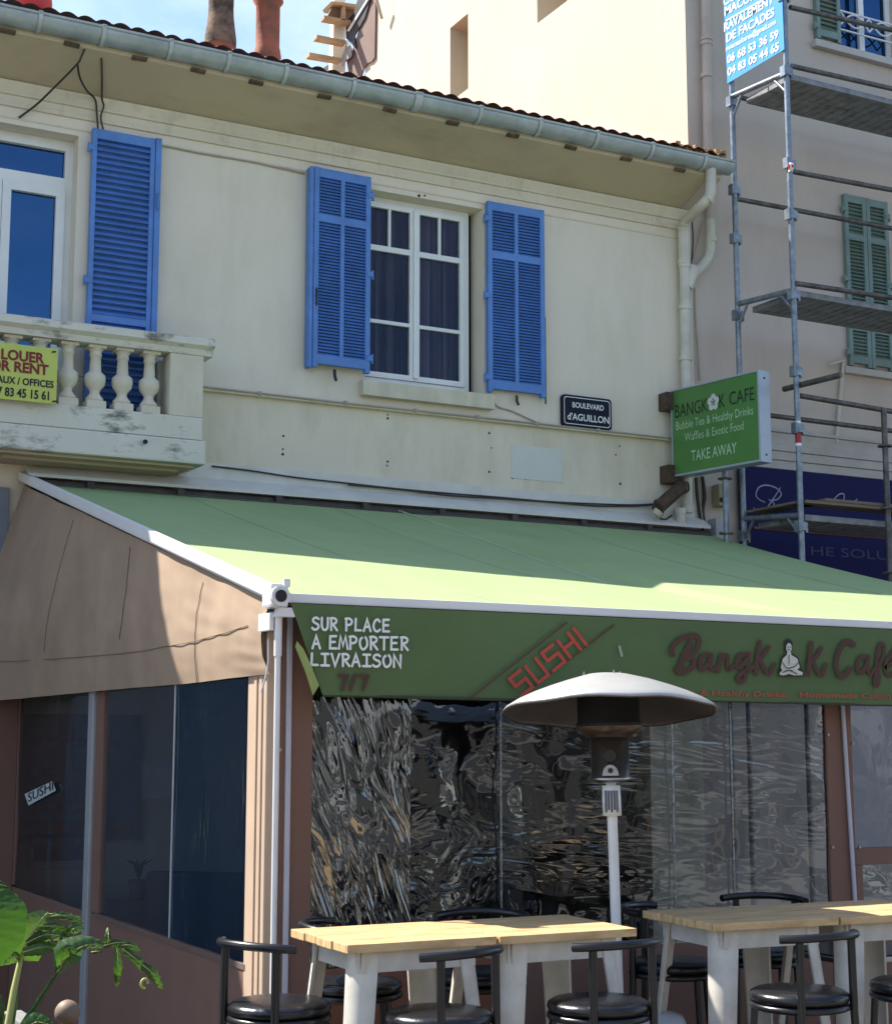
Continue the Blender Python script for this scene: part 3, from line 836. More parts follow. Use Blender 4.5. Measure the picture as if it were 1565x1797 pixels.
# rusty floodlight
fl = thing('floodlight', 'rusty brown floodlight tilted on the wall above the awning end', 'lamp', tuple(AY(1180, 870, YF - .12)))
A_ = AY(1158, 888, YF - .18); B_ = AY(1198, 852, YF - .14)
d_ = (B_ - A_).normalized(); 
mb = MB(); mb.tube([A_, B_], .062, 4); mb.tube([A_ - d_*.03, A_], [.075, .07], 4); mb.build('housing', WIRE, fl)
mb = MB(); mb.tube([A_ - d_*.034 + Vector((.0, -.02, -.03)), A_ - d_*.09 + Vector((.02, 0, -.03))], [.05, .04], 10); mb.build('lens', mat('cream lens', (.6, .52, .38), .4), fl)
mb = MB(); mb.tube([B_, B_ + Vector((.0, .12, .02))], .02, 8); mb.tube(smooth_pts([A_, AY(1148, 884, YF-.1), AY(1150, 900, YF-.1), AY(1165, 912, YF-.1), AY(1178, 905, YF-.02)]), .009, 6)
mb.tube(smooth_pts([B_, AY(1206, 846, YF-.16), AY(1208, 860, YF-.14), AY(1196, 868, YF-.1)]), .007, 6); mb.build('bracket', CABLE, fl)
mb = MB(); mb.tube([AY(1193, 892, YF - .1), AY(1193.5, 903, YF - .1)], .05, 12); mb.tube([AY(1193.5, 903, YF - .1), AY(1194, 922, YF - .1)], .042, 12)
tag(mb.build('pipe_stub', PVC), 'short white pipe socket standing behind the awning end', 'pipe')

# ragged timber and tarp at the tower's rear edge
YR = 18.2; XT_ = 8.19
lad = thing('timber_frame', 'ragged timber frame with sticking-out slats at the tower edge', 'frame', tuple(AY(600, 60, YR)))
def pp(pts, Y, t, name, m, parent):
    mb = MB(); mb.prism([AY(x, y, Y) for x, y in pts], (0, t, 0)); return mb.build(name, m, parent)
pp([(587,-10),(606,-10),(606,130),(583,130)], YR, .12, 'post', FLASHW, lad)
for (x0, y0), (x1, y1) in (((569, 26), (622, 36)), ((556, 60), (607, 70)), ((543, 91), (600, 101))):
    pp([(x0,y0),(x1,y1),(x1,y1+6),(x0,y0+6)], YR - .2, .12, 'slat', GOLDW, lad)
pp([(587,3),(628,9),(622,36),(575,27)], YR - .12, .05, 'board', mat('brown board', (.16, .09, .05), .8), lad)
pp([(582,1),(630,7),(628,13),(585,6)], YR - .2, .3, 'beam', GOLDW, lad)
pp([(601,10),(606,10),(607,34),(600,34)], YR - .2, .06, 'strut', GOLDW, lad)
def px_(pts, X, t, name, m, parent):
    mb = MB(); mb.prism([AX(x, y, X) for x, y in pts], (t, 0, 0)); return mb.build(name, m, parent)
trp = thing('tarpaulin', 'torn dark tarpaulin with grey flap hanging beside the timber frame', 'tarpaulin', tuple(AX(620, 60, XT_)))
px_([(630,-10),(652,-10),(640,30),(622,62),(625,85),(616,76),(607,66),(606,40),(620,22)], XT_, .015, 'sheet', TARP, trp)
px_([(645,-5),(648,-5),(612,54),(608,54)], XT_ - .02, .012, 'edge_batten', ALU, trp)
px_([(608,70),(617,84),(616,98),(608,104),(600,116),(586,128),(592,112),(604,90)], XT_ - .03, .012, 'flap', TARPG, trp)
px_([(562,122),(580,110),(604,90),(596,122),(588,132),(565,126)], XT_ - .01, .012, 'lower_sheet', TARP, trp)
tarp_shd = px_([(648,-10),(659,-10),(657,100),(652,107),(645,110),(638,118),(630,140),(614,140),(608,106),(616,98),(620,82),(630,50)], 8.212, .022, 'painted_tarp_shadow', TARP_SHADOW, None)  # flat patch that paints the tarpaulin's shadow onto the tower wall
tag(tarp_shd, 'pinkish painted shadow of the tarpaulin on the tower wall', 'painted shadow')
cable([(660, -5), (670, 32)], .02, 'cable', 'short pale cable hanging on the sunlit tower wall', CABLEL, 17.0, False)
mb = MB(); c = AY(58, 0, 11.2)
mb.lathe([(0, -.2), (.14, -.2), (.145, .0), (.13, .06), (.135, .3), (.12, .5), (0, .52)], c, 10); 
tag(mb.build('plastic_cover', REDP), 'bright red plastic cover on the roof above the left gutter', 'cover')

# ================================================================== SIGNS ON THE FACADE
def plate(px0, py0, px1, py1, y, t, m, name, par, b=.004):
    a = AY(px0, py0, y); b_ = AY(px1, py1, y)
    mb = MB(); mb.bbox(a.x, b_.x, y, y + t, b_.z, a.z, b); return mb.build(name, m, par)
sp = thing('street_plaque', 'small blue black street name plaque with white letters on the wall', 'sign', (7.1, YF, 4.32))
mb = MB(); x0, x1, z0, z1 = 6.857, 7.345, 4.318, 4.582
def rrect(x0, x1, z0, z1, r, y):
    pts = []
    for cx, cz, a0 in ((x1-r, z1-r, 0), (x0+r, z1-r, 90), (x0+r, z0+r, 180), (x1-r, z0+r, 270)):
        for k in range(5): pts.append(Vector((cx + r*math.cos(R(a0+k*22.5)), y, cz + r*math.sin(R(a0+k*22.5)))))
    return pts
mb.prism(rrect(x0, x1, z0, z1, .03, YF - .035), (0, .03, 0)); mb.build('plate', PLAQ, sp)
mb = MB(); o_ = rrect(x0 + .017, x1 - .017, z0 + .017, z1 - .017, .025, YF - .0375); i_ = rrect(x0 + .023, x1 - .023, z0 + .023, z1 - .023, .021, YF - .0375)
n_ = len(o_); mb.add(o_ + i_, [(k, (k+1) % n_, n_ + (k+1) % n_, n_ + k) for k in range(n_)]); mb.build('border', LETW, sp)
ysn = YF - .0365
text('BOULEVARD', (6.955, ysn, 4.478), (7.265, ysn, 4.478), .046, LETW, sp, (0,-1,0), bold=.018, name='lettering', lift=.003)
text("d'AGUILLON", (6.905, ysn, 4.372), (7.315, ysn, 4.372), .058, LETW, sp, (0,-1,0), bold=.018, name='lettering', lift=.003)

YL = YB - .06
rent = thing('rent_sign', 'yellow green rental sign hung on the balcony balusters', 'sign', tuple(AY(50, 700, YL)))
a = AY(102, 612, YL); b = AY(98, 709, YL)
mb = MB(); mb.bbox(1.72, a.x, YL, YL + .012, b.z, a.z, .002); mb.build('board', YEL, rent)
def rt(s, x0, x1, y, cap, m, bold):
    w1 = AY(x1, y, YL)
    w0 = AY(x0, y, YL); w0.z = w1.z = (w0.z + w1.z) / 2
    text(s, w0, w1, cap, m, rent, (0,-1,0), bold=bold, name='lettering', lift=.003)
rt('A LOUER', -24, 78, 632, .070, LETM, .036)
rt('FOR RENT', -30, 85, 652, .070, LETM, .036)
rt('LOCAUX / OFFICES', -36, 94, 674, .048, LETK, .028)
rt('07 83 45 15 61', -14, 86, 697, .060, LETK, .026)
mb = MB()
for x, y in ((96, 617), (97, 704)): 
    q = AY(x, y, YL - .004); mb.tube([q + Vector((-.02, 0, -.005)), q + Vector((.0, -.008, 0)), q + Vector((.03, .05, .01))], .005, 6)
mb.build('wire_tie', CABLE, rent)

# projecting green light box
th = R(9.8)
D = Vector((math.sin(th), -math.cos(th), 0)); NN = Vector((-math.cos(th), -math.sin(th), 0))
S0 = Vector((7.912, 10.75, 0)); WID = .975; Z0, Z1 = 3.958, 4.706; TH = .125
lb = thing('light_box_sign', 'green projecting cafe sign box bracketed to the wall corner', 'sign', (7.95, 10.5, 3.95))
def LBP(s, n, z): return S0 + D * s + NN * n + Vector((0, 0, z))
def lbox(mb, s0, s1, n0, n1, z0, z1):
    vs = [LBP(s, n, z) for z in (z0, z1) for s, n in ((s0,n0),(s1,n0),(s1,n1),(s0,n1))]
    mb.add(vs, [(0,3,2,1),(4,5,6,7),(0,1,5,4),(1,2,6,5),(2,3,7,6),(3,0,4,7)])
mb = MB(); lbox(mb, .012, WID - .018, -.006, 0, Z0 + .018, Z1 - .014); mb.build('face', SIGNG, lb)
mb = MB(); lbox(mb, 0, WID, -TH, -.007, Z0, Z1)
lbox(mb, 0, .012, -.0065, .006, Z0, Z1); lbox(mb, WID - .018, WID, -.0065, .006, Z0, Z1); lbox(mb, .0125, WID - .0185, -.0065, .006, Z0, Z0 + .017); lbox(mb, .0125, WID - .0185, -.0065, .006, Z1 - .013, Z1)
mb.build('frame', SIGNF, lb)
mb = MB()
for z in (Z0 + .06, Z1 - .06): mb.tube([LBP(WID + .0, -.06, z), LBP(WID + .004, -.06, z)], .009, 8)
mb.build('screw', DARK, lb)
for z in (Z1 - .09, Z0 + .03):
    mb = MB(); mb.box(7.85, 7.99, 10.72, YF - .001, z - .08, z + .07); mb.build('wall_bracket', WIRE, lb)
def lbt(s, s0, s1, za, cap, m, bold=0, sh=0): text(s, LBP(s0, 0, za), LBP(s1, 0, za), cap, m, lb, NN, bold=bold, shear=sh, lift=.003)
lbt('BANGK', .045, .415, Z0 + .50, .120, LETK, -.004); lbt('K', .545, .605, Z0 + .505, .120, LETK, -.004); lbt('CAFE', .655, .92, Z0 + .51, .115, LETK, -.004)
lbt('Bubble Tea & Healthy Drinks', .055, .905, Z0 + .395, .075, LETG, -.004)
lbt('Waffles & Exotic Food', .15, .80, Z0 + .285, .075, LETG, -.004)
lbt('TAKE AWAY', .22, .72, Z0 + .105, .095, LETG, .004)
mb = MB()
def disc(mb, c, rx, rz, U, V, N, lift, n=14, a0=0):
    c = Vector(c) + N * lift
    mb.add([c + U*(rx*math.cos(2*PI*k/n + a0)) + V*(rz*math.sin(2*PI*k/n + a0)) for k in range(n)], [tuple(range(n))])
ZV = Vector((0,0,1)); cc = LBP(.48, 0, Z0 + .565)
for k in range(5):
    a = PI/2 + 2*PI*k/5
    disc(mb, cc + D*(.038*math.cos(a)) + ZV*(.042*math.sin(a)), .027, .032, D, ZV, NN, .003 + k*.0004)
mb.build('flower_emblem', mat('pale flower', (.66, .66, .62), .6), lb)
mb = MB()
for k in range(5):
    a = PI/2 + 2*PI*k/5; disc(mb, cc + D*(.02*math.cos(a)) + ZV*(.024*math.sin(a)), .006, .008, D, ZV, NN, .0065)
mb.build('flower_marks', LETK, lb)

# ================================================================== SCAFFOLD
sx = 8.42
scaf = thing('scaffold', 'galvanised tube scaffold with decks standing before the shaded building', 'scaffold', (sx, 10, 0))
Yi, Yo = 10.46, 9.74
for y in (Yi, Yo):
    for x in (sx, sx + 3.0):
        mb = MB(); mb.tube([(x, y, 0), (x, y, 11)], .0245, 12)
        z = .6
        post = mb.build('post', GALV, scaf)
        if x == sx:
            for z in (7.95, 7.28, 6.48, 5.42 + .62, 5.36, 4.72, 4.25, 3.45):
                if y == Yi and z in (7.95,): continue
                mb = MB(); mb.box(x - .045, x - .026, y - .03, y + .03, z - .045, z + .045); mb.box(x + .026, x + .045, y - .03, y + .03, z - .05, z + .03)
                mb.box(x - .026, x + .026, y - .032, y - .026, z - .035, z + .035)
                mb.build('wedge_coupler', GALV, post)
zi = {}
for zz in (7.29, 5.42, 3.56):
    mb = MB(); mb.tube([(sx, Yo, zz - .02), (sx, Yi, zz + .04)], .024, 10)
    mb.tube([(sx, Yo + .02, zz - .17), (sx, Yo + .15, zz - .03)], .014, 6); mb.tube([(sx, Yi - .02, zz - .13), (sx, Yi - .13, zz + .01)], .014, 6)
    mb.build('cross_tube', GALV, scaf)
    mb = MB(); mb.bbox(sx + .06, sx + 3.0, Yo + .02, Yo + .30, zz - .055, zz - .005, .004); mb.bbox(sx + .06, sx + 3.0, Yo + .31, Yo + .60, zz - .055, zz - .005, .004)
    for k in range(28):
        xx = sx + .15 + k * .1
        mb.box(xx, xx + .035, Yo + .04, Yo + .58, zz - .059, zz - .0555)
    mb.build('deck', DECK, scaf)
mb = MB(); mb.bbox(sx + .03, sx + 3.0, Yo - .03, Yo + .16, 3.64, 3.665, .003); mb.bbox(sx + .25, sx + 3.0, Yo - .02, Yo + .2, 3.67, 3.695, .003); mb.bbox(sx - .02, sx + .2, Yo + .05, Yi - .05, 3.64, 3.66, .003, rot=rotY(.0))
mb.build('plank', PLANK, scaf)
def rail(pa, pb, y, r=.022, m=RAIL, name='guard_rail'):
    a = AY(*pa, y); b = AY(*pb, y); d = (b - a).normalized()
    mb = MB(); mb.tube([a, a + d * 3.0], r, 10); mb.build(name, m, scaf)
for pa, pb, y in (((1386, 12), (1565, 52), Yo + .05), ((1388, 115), (1565, 155), Yo + .04), ((1296, 170), (1565, 230), Yi + .03), ((1388, 300), (1565, 333), Yo + .04), ((1290, 348), (1520, 392), Yi + .03), ((1396, 497), (1565, 522), Yo - .03), ((1402, 694), (1565, 722), Yo + .04), ((1296, 722), (1565, 756), Yi + .03)):
    rail(pa, pb, y)
mb = MB(); a = AX(1345, 667, sx + .04); b = AX(1443, 640, sx + .04); a.x = b.x = sx + .05
mb.tube([Vector((sx + .05, 9.95, 4.62)), Vector((sx + .05, 9.28, 4.60))], .025, 12); mb.tube([Vector((sx + .05, 9.279, 4.60)), Vector((sx + .05, 9.275, 4.60))], .018, 12)
mb.build('stub_tube', RAIL, scaf)
rx = AY(1556, 860, Yo - .05)
mb = MB(); mb.tube([(rx.x, Yo - .05, 0), (rx.x, Yo - .05, AY(1548, 716, Yo - .05).z)], .025, 12); rpost = mb.build('post', RAIL, scaf)
for y in (783, 892, 1004):
    q = AY(1555, y, Yo - .05); mb = MB(); mb.tube([(rx.x, Yo - .05, q.z - .006), (rx.x, Yo - .05, q.z + .006)], .062, 16); mb.build('rosette', RAIL, rpost)
mb = MB()
xin = AY(1272, 830, Yi - .1).x
mb.tube([(xin, Yi - .1, 0), (xin, Yi - .1, 3.98)], .024, 10)
inner = mb.build('post', GALV, scaf)
for y in (840, 936):
    q = AY(1272, y, Yi - .1); mb = MB(); mb.tube([(xin, Yi - .1, q.z - .006), (xin, Yi - .1, q.z + .006)], .06, 16); mb.build('rosette', RAIL, inner)
mb = MB(); q = AY(1398, 757, Yo); mb.tube([(sx, Yo, q.z - .095), (sx, Yo, q.z + .0)], .0255, 12); mb.build('red_sticker', mat('red sticker', (.35, .02, .025), .5), scaf)
mb = MB(); mb.tube([(sx, Yo, q.z + .001), (sx, Yo, q.z + .085)], .0255, 12); mb.tube([(sx, Yo, q.z - .12), (sx, Yo, q.z - .097)], .0255, 12); mb.build('white_tape', LETW, scaf)
mb = MB(); q = AY(1384, 293, Yo - .03); mb.tube([q, q + Vector((.03, -.012, 0))], [.04, .035], 12); mb.build('tape_end', LETW, scaf)
mb = MB(); mb.tube([q + Vector((-.012, -.012, 0)), q + Vector((.02, -.03, 0))], [.022, .02], 10); mb.build('red_tape', REDP, scaf)

# blue banner on the scaffold end
XBn = sx - .035
ban = thing('banner', 'sky blue building contractor banner tied to the scaffold end', 'banner', tuple(AX(1325, 120, XBn)))
bl = AX(1276, 146, XBn); br = AX(1376, 86, XBn)
tl = Vector((XBn, bl.y + .035, bl.z + 1.3)); trr = Vector((XBn, br.y + .02, br.z + 1.3))
mb = MB(); mb.prism([bl, br, trr, tl], (.006, 0, 0)); mb.build('sheet', BANNER, ban)
UB = (br - bl).normalized()
def bt(s, x0, y0, x1, y1, cap, bold=.0):
    text(s, AX(x0, y0, XBn), AX(x1, y1, XBn), cap, LETW, ban, (-1, 0, 0), bold=bold, lift=.004)
bt('04 83 05 44 65', 1277, 133, 1367, 87, .075, .02)
bt('06 68 53 36 59', 1276, 111, 1366, 65, .075, .02)
bt('rivieratoitures@gmail.com', 1274, 90, 1362, 41, .050, .008)
bt('DE FACADES', 1275, 74, 1359, 27, .080, .02)
bt('RAVALEMENT', 1271, 55, 1357, 4, .080, .02)
bt('MACONNERIE', 1272, 27, 1372, -30, .080, .02)
bt('COUVERTURE', 1270, 10, 1370, -50, .080, .02)
mb = MB(); 
pa, pb = AX(1276, 35, XBn), AX(1362, -14, XBn); ribbon(mb, [pa, pb], .012, (-1,0,0), smooth=False); mb.build('underline', LETW, ban)
mb = MB(); c = AX(1294, 29, XBn); ribbon(mb, [c, c + Vector((0, .008, -.025))], .014, (-1,0,0), smooth=False); mb.build('cedilla', LETW, ban)

# ================================================================== AWNING
XA = 2.48; YFR = 6.15; ZB, ZF = 3.50, 2.35
aw = thing('awning', 'green fabric cafe awning with lettered valance and white arms', 'awning', (XA, YFR, 2.3))
def canz(x, y, s):
    u = (YF - .08 - y) / (YF - .08 - YFR)
    return ZB - (ZB - ZF) * u - s * 4 * u * (1 - u)
def sag(x):
    t = min(1, max(0, (x - 2.5) / 3.0)); k = min(1, max(0, (x - 5.52) / .14)); k = k*k*(3-2*k)
    return .005 + .10 * t - k * .04
def canopy(x0, x1):
    mb = MB()
    xs = [x0 + (5.5 - x0) * i / 50 for i in range(50)] + [5.5 + .2 * i / 12 for i in range(12)] + [5.7 + (x1 - 5.7) * i / 36 for i in range(37)]
    def fn(u, v):
        x = xs[int(round(u * (len(xs)-1)))]; y = YF - .08 - (YF - .08 - YFR) * v
        w = .006 * noise.noise(Vector((x * 1.3, y * .8, 3))) + .0012 * math.sin(x * 9 + y)
        return Vector((x, y, canz(x, y, sag(x)) + .5 * w * (1 - abs(2*v-1)**4)))
    mb.grid(fn, len(xs)-1, 40)
    return mb.build('canopy', GREENC, aw, False)
canopy(2.5, 8.26)
def canstrip(pts, s, w, m, name):
    mb = MB(); p = []
    for x, y in pts: p.append(Vector((x, y, canz(x, y, s) + .012)))
    mb.tube(smooth_pts(p, 5), w, 6); return mb.build(name, m, aw)
mb = MB()
mb = MB()
for x in (3.62, 4.74, 6.60, 7.40):
    mb.tube([Vector((x, y_, canz(x, y_, sag(x)) + .5 * .006 * noise.noise(Vector((x * 1.3, y_ * .8, 3))) + .0005)) for y_ in [10.7 - k * .113 for k in range(41)]], .0022, 5)
mb.build('canopy_stitching', mat('canopy stitch', (.24, .31, .17), .8), aw)
mb = MB()
pl = []
for px, py in ((700, 897), (780, 924), (860, 953), (940, 982), (1010, 1006), (1065, 1024)):
    f = lambda t: AY(px, py, t).z - canz(AY(px, py, t).x, t, sag(AY(px, py, t).x))
    lo, hi = 6.3, 10.7
    for _ in range(40):
        m_ = (lo + hi) / 2
        if f(m_) > 0: lo = m_
        else: hi = m_
    q = AY(px, py, lo); pl.append(q + Vector((0, 0, .003)))
mb.tube(smooth_pts(pl, 4), .006, 6); mb.build('seam', mat('pale seam', (.42, .52, .36), .8), aw)
mb = MB(); mb.bbox(XA + .04, 8.27, YFR - .02, YFR + .03, 2.322, 2.362, .006)
mb.build('front_bar', ALU, aw)
mb = MB(); mb.bbox(XA + .02, 8.24, YF - .20, YF - .005, 3.40, 3.475, .008)
for x in (2.9, 3.55, 4.3, 5.0, 5.65, 6.3, 6.95, 7.6): mb.box(x, x + .05, YF - .17, YF - .003, 3.476, 3.525)
mb.tube([(2.5, YF - .09, 3.50), (8.25, YF - .09, 3.49)], .035, 10)
mb.build('cassette', mat('dark brown metal', (.075, .06, .048), .6, 0, .3, 14), aw)
# side arm rail
a = Vector((XA, YF - .02, 3.555)); b = Vector((XA, YFR + .03, 2.37))
d = (b - a).normalized(); nrm = Vector((0, d.z, -d.y)).normalized()
if nrm.z < 0: nrm = -nrm
mb = MB()
for n0, n1, x0, x1 in ((-.026, .024, -.02, .02), (-.038, -.027, -.012, .012)):
    vs = [p + nrm * n + Vector((x, 0, 0)) for p in (a, b) for x, n in ((x0, n0), (x1, n0), (x1, n1), (x0, n1))]
    mb.add(vs, [(0,1,2,3),(7,6,5,4),(0,4,5,1),(1,5,6,2),(2,6,7,3),(3,7,4,0)])
mb.build('arm', ALU, aw)
mb = MB(); c = Vector((XA + .01, YFR - .005, 2.345))
mb.bbox(XA - .035, XA + .045, YFR - .03, YFR + .075, 2.30, 2.40, .012)
mb.tube([c + Vector((-.01, -.03, 0)), c + Vector((-.01, -.05, 0))], .042, 16)
mb.bbox(XA + .02, XA + .05, YFR - .035, YFR - .02, 2.385, 2.42, .004)
mb.prism([(XA + .005, YFR - .03, 2.30), (XA + .06, YFR - .03, 2.30), (XA + .075, YFR - .03, 2.262), (XA - .005, YFR - .03, 2.262)], (0, .05, 0))
kn = mb.build('bracket', ALU, aw)
mb = MB(); mb.tube([c + Vector((-.01, -.051, 0)), c + Vector((-.01, -.054, 0))], .026, 14); mb.build('hollow', DARK, kn)
mb = MB(); mb.tube([(2.500, YFR + .02, 0), (2.500, YFR + .02, 2.12)], .0125, 14); mb.tube([(2.500, YFR + .02, 2.10), (2.500, YFR + .02, 2.262)], .017, 14)
mb.build('support_pole', ALU, aw)
# valance
YV = YFR - .03
mb = MB()
zt, zb = 2.318, 1.937
def val(u, v):
    xl = 2.535 + .15 * v
    x = xl + (8.26 - xl) * u
    return Vector((x, YV + .02 * v * math.sin(x * 2.1) * .3 + .01 * v, zt - (zt - zb) * v + .004 * math.sin(x * 3) * v)) + Vector((0, .006 * v * math.sin(x * 6.3 + math.sin(x * 2)), 0))
mb.grid(val, 90, 8)
valn = mb.build('valance', GREENV, aw, False)
mb = MB(); mb.tube([Vector((2.69 + i*.1, YV + .01, 1.935 + .004 * math.sin((2.69 + i*.1)*3))) for i in range(56)], .007, 6)
mb.build('hem', mat('dark hem', (.045, .05, .03), .8), valn)
mb = MB()
q = [AY(521, 1125, YV - .002), AY(533, 1140, YV - .012), AY(547, 1170, YV - .02), AY(560, 1203, YV - .012), AY(549, 1221, YV), AY(536, 1180, YV + .002), AY(518, 1135, YV + .003)]
mb.add(q, [(0,1,6),(1,2,5,6),(2,3,4,5)]); mb.build('folded_corner', LGREEN, valn)
VP_ = YV - .006
# comic capitals as pen strokes: unit box letters
ST = {'S': [[(.9,.88),(.6,1),(.25,.92),(.15,.72),(.4,.56),(.75,.45),(.88,.24),(.65,.04),(.3,0),(.05,.14)]], 'U': [[(.1,1),(.08,.4),(.25,.05),(.55,0),(.8,.15),(.86,.45),(.88,1)]],
 'R': [[(.15,1),(.15,0)],[(.05,.98),(.5,1),(.82,.85),(.7,.6),(.18,.48)],[(.35,.5),(.9,0)]], 'P': [[(.15,1),(.15,0)],[(.05,.98),(.55,1),(.88,.8),(.7,.52),(.18,.45)]],
 'L': [[(.18,1),(.12,.05),(.85,.05)]], 'A': [[(.0,0),(.45,1),(.9,0)],[(.2,.36),(.74,.36)]], 'C': [[(.88,.82),(.6,1),(.25,.85),(.06,.45),(.25,.08),(.6,0),(.9,.15)]],
 'E': [[(.85,1),(.15,.98),(.12,.02),(.88,.02)],[(.15,.52),(.75,.54)]], 'M': [[(.0,0),(.2,1),(.5,.25),(.8,1),(1.05,0)]], 'O': [[(.5,1),(.15,.8),(.05,.45),(.25,.06),(.55,0),(.88,.25),(.93,.6),(.75,.92),(.5,1)]],
 'T': [[(0,.98),(1,.98)],[(.5,.98),(.48,0)]], 'I': [[(.1,.98),(.9,.98)],[(.5,.98),(.5,.02)],[(.05,.02),(.95,.02)]], 'V': [[(.05,1),(.45,0),(.95,1)]], 'N': [[(.08,0),(.1,1),(.85,0),(.88,1)]],
 '7': [[(.05,.97),(.92,.97),(.4,0)]], '/': [[(.1,-.02),(.75,1.02)]]}
STR8 = set('LAEMTIVN7/')
def comic(mb, s, x0, y0, x1, y1, hpx, Y, wpx=4.3, adv=1.22, N=(0,-1,0)):
    tot = sum(adv if c != ' ' else .75 for c in s) - (adv - 1)
    w = (x1 - x0) / tot; cx = x0
    for c in s:
        if c == ' ': cx += w * .75; continue
        for st in ST[c]:
            pts = []
            for u, v in st:
                px = cx + u * w; py = y0 + (y1 - y0) * (px - x0) / (x1 - x0) - v * hpx
                pts.append(AY(px, py, Y))
            ribbon(mb, pts, wpx / 412, N, smooth=not (c in STR8) or c == 'R')
        cx += w * adv
mb = MB(); comic(mb, 'SUR PLACE', 546, 1105, 683, 1109, 21, VP_); comic(mb, 'A EMPORTER', 547, 1138, 716, 1141, 22, VP_); comic(mb, 'LIVRAISON', 544, 1168, 704, 1171, 21, VP_)
mb.build('white_lettering', LETW, valn)
mb = MB(); comic(mb, '7/7', 594, 1210, 646, 1211, 25, VP_, 6.5, 1.15); mb.build('opening_days', LETB, valn)
# slanted SUSHI in squared letters
mb = MB()
SQ = {'S': [[(1,1),(.1,1),(.1,.54),(.95,.54),(.95,0),(0,0)]], 'U': [[(.08,1),(.08,0),(.92,0),(.92,1)]], 'H': [[(.08,0),(.08,1)],[(.92,0),(.92,1)],[(.08,.52),(.92,.52)]], 'I': [[(.2,0),(.2,1)]]}
bx0, by0, bx1, by1 = 913, 1222, 1037, 1124
dx, dy = bx1 - bx0, by1 - by0; ln = math.hypot(dx, dy); ux, uy = dx/ln, dy/ln; vx, vy = -.62, -.80
cx = 0
for c in 'SUSHI':
    w = 27 if c != 'I' else 8
    for st in SQ[c]:
        rb(mb, [(bx0 + ux*(cx + u*w) + vx*36*v, by0 + uy*(cx + u*w) + vy*36*v) for u, v in st], .0155, VP_, smooth=False)
    cx += w + 9
mb.build('sushi_lettering', LETR, valn)
mb = MB()
rb(mb, [(826, 1224), (993, 1093)], .008, VP_, smooth=False); rb(mb, [(926, 1213), (1077, 1097)], .008, VP_, smooth=False)
mb.build('slanted_line', LETB, valn)
# brush script
mb = MB(); K = dict(ox=1044, oy=900, sc=3.004)
for st, w in (([(500,690),(470,750),(450,800),(437,838)], 30), ([(408,748),(405,715),(430,680),(480,655),(530,650),(548,680),(530,725),(490,755),(470,765)], 24), ([(478,762),(515,770),(520,800),(490,830),(450,840),(428,828)], 24),
              ([(600,748),(565,755),(550,795),(560,825),(590,805),(612,752)], 22), ([(612,752),(605,800),(618,828),(640,815)], 20),
              ([(662,750),(645,835)], 22), ([(650,800),(675,758),(697,758),(695,800),(702,828),(725,812)], 20),
              ([(795,748),(758,755),(742,795),(755,815),(785,790),(808,745)], 22), ([(806,748),(800,820),(785,878),(760,890),(748,868),(780,840),(835,812)], 20),
              ([(866,684),(852,760),(845,848)], 24), ([(912,708),(885,750),(858,782)], 20), ([(868,778),(890,825),(915,850),(942,800)], 20),
              ([(1136,690),(1128,770),(1120,850)], 26), ([(1192,715),(1160,765),(1138,785)], 20), ([(1145,780),(1170,835),(1195,855),(1215,800)], 20),
              ([(1362,695),(1330,680),(1295,705),(1270,780),(1275,835),(1305,862),(1345,825)], 26),
              ([(1432,758),(1395,768),(1380,810),(1392,845),(1420,820),(1440,760)], 22), ([(1440,760),(1432,815),(1448,850),(1470,825)], 20),
              ([(1480,830),(1515,760),(1520,700),(1500,695),(1485,750),(1478,850),(1470,900),(1485,910),(1495,870),(1490,835)], 20),
              ([(1530,815),(1565,790),(1562,758),(1535,775),(1525,825),(1550,858),(1590,830)], 20), ([(1560,738),(1590,712)], 18)):
    rb(mb, st, w / 3.004 / 412 * 1.4, VP_, taper=False, **K)
mb.build('brand_lettering', LETB, valn)
# seated figure emblem
def emb(mb, pts, lift): mb.add([AY(1044 + x/3.004, 900 + y/3.004, VP_) + Vector((0, -lift, 0)) for x, y in pts], [tuple(range(len(pts)))])
def oval(cx, cy, rx, ry, n=16): return [(cx + rx*math.cos(2*PI*k/n), cy + ry*math.sin(2*PI*k/n)) for k in range(n)]
mb = MB()
emb(mb, oval(1018, 690, 22, 24), .003); emb(mb, oval(1018, 672, 9, 9), .0036); emb(mb, oval(1018, 714, 20, 30), .0041)
emb(mb, [(1000,742),(1038,742),(1070,765),(1083,815),(1098,850),(1092,862),(970,862),(962,845),(975,820),(978,775)], .0046)
mb.build('emblem_outline', LETK, valn)
mb = MB()
emb(mb, oval(1018, 712, 15, 25), .0055); emb(mb, [(1008,735),(1028,735),(1030,750),(1062,770),(1075,815),(1060,830),(980,830),(975,812),(985,770),(1006,750)], .0062)
emb(mb, [(968,845),(985,828),(1020,835),(1060,828),(1090,842),(1088,856),(1045,858),(1018,850),(990,858),(970,856)], .0068)
mb.build('emblem_figure', mat('ivory print', (.60, .60, .52), .7), valn)
mb = MB()
for st in ([(1018,752),(1018,800)], [(985,790),(1000,815),(1018,820)], [(1068,790),(1045,812),(1018,820)], [(985,842),(1018,832),(1060,850)], [(1010,708),(1014,709)], [(1022,709),(1027,708)], [(1014,722),(1022,722)]):
    rb(mb, st, .0045, VP_ - .007, **K)
mb.build('emblem_lines', LETK, valn)
zz = AY(1240, 1221, VP_).z
text('Bubble Tea & Healthy Drinks,', (AY(1120, 1221, VP_).x, VP_, zz), (AY(1381, 1221, VP_).x, VP_, zz), .026, LETR, valn, (0,-1,0), bold=.006)
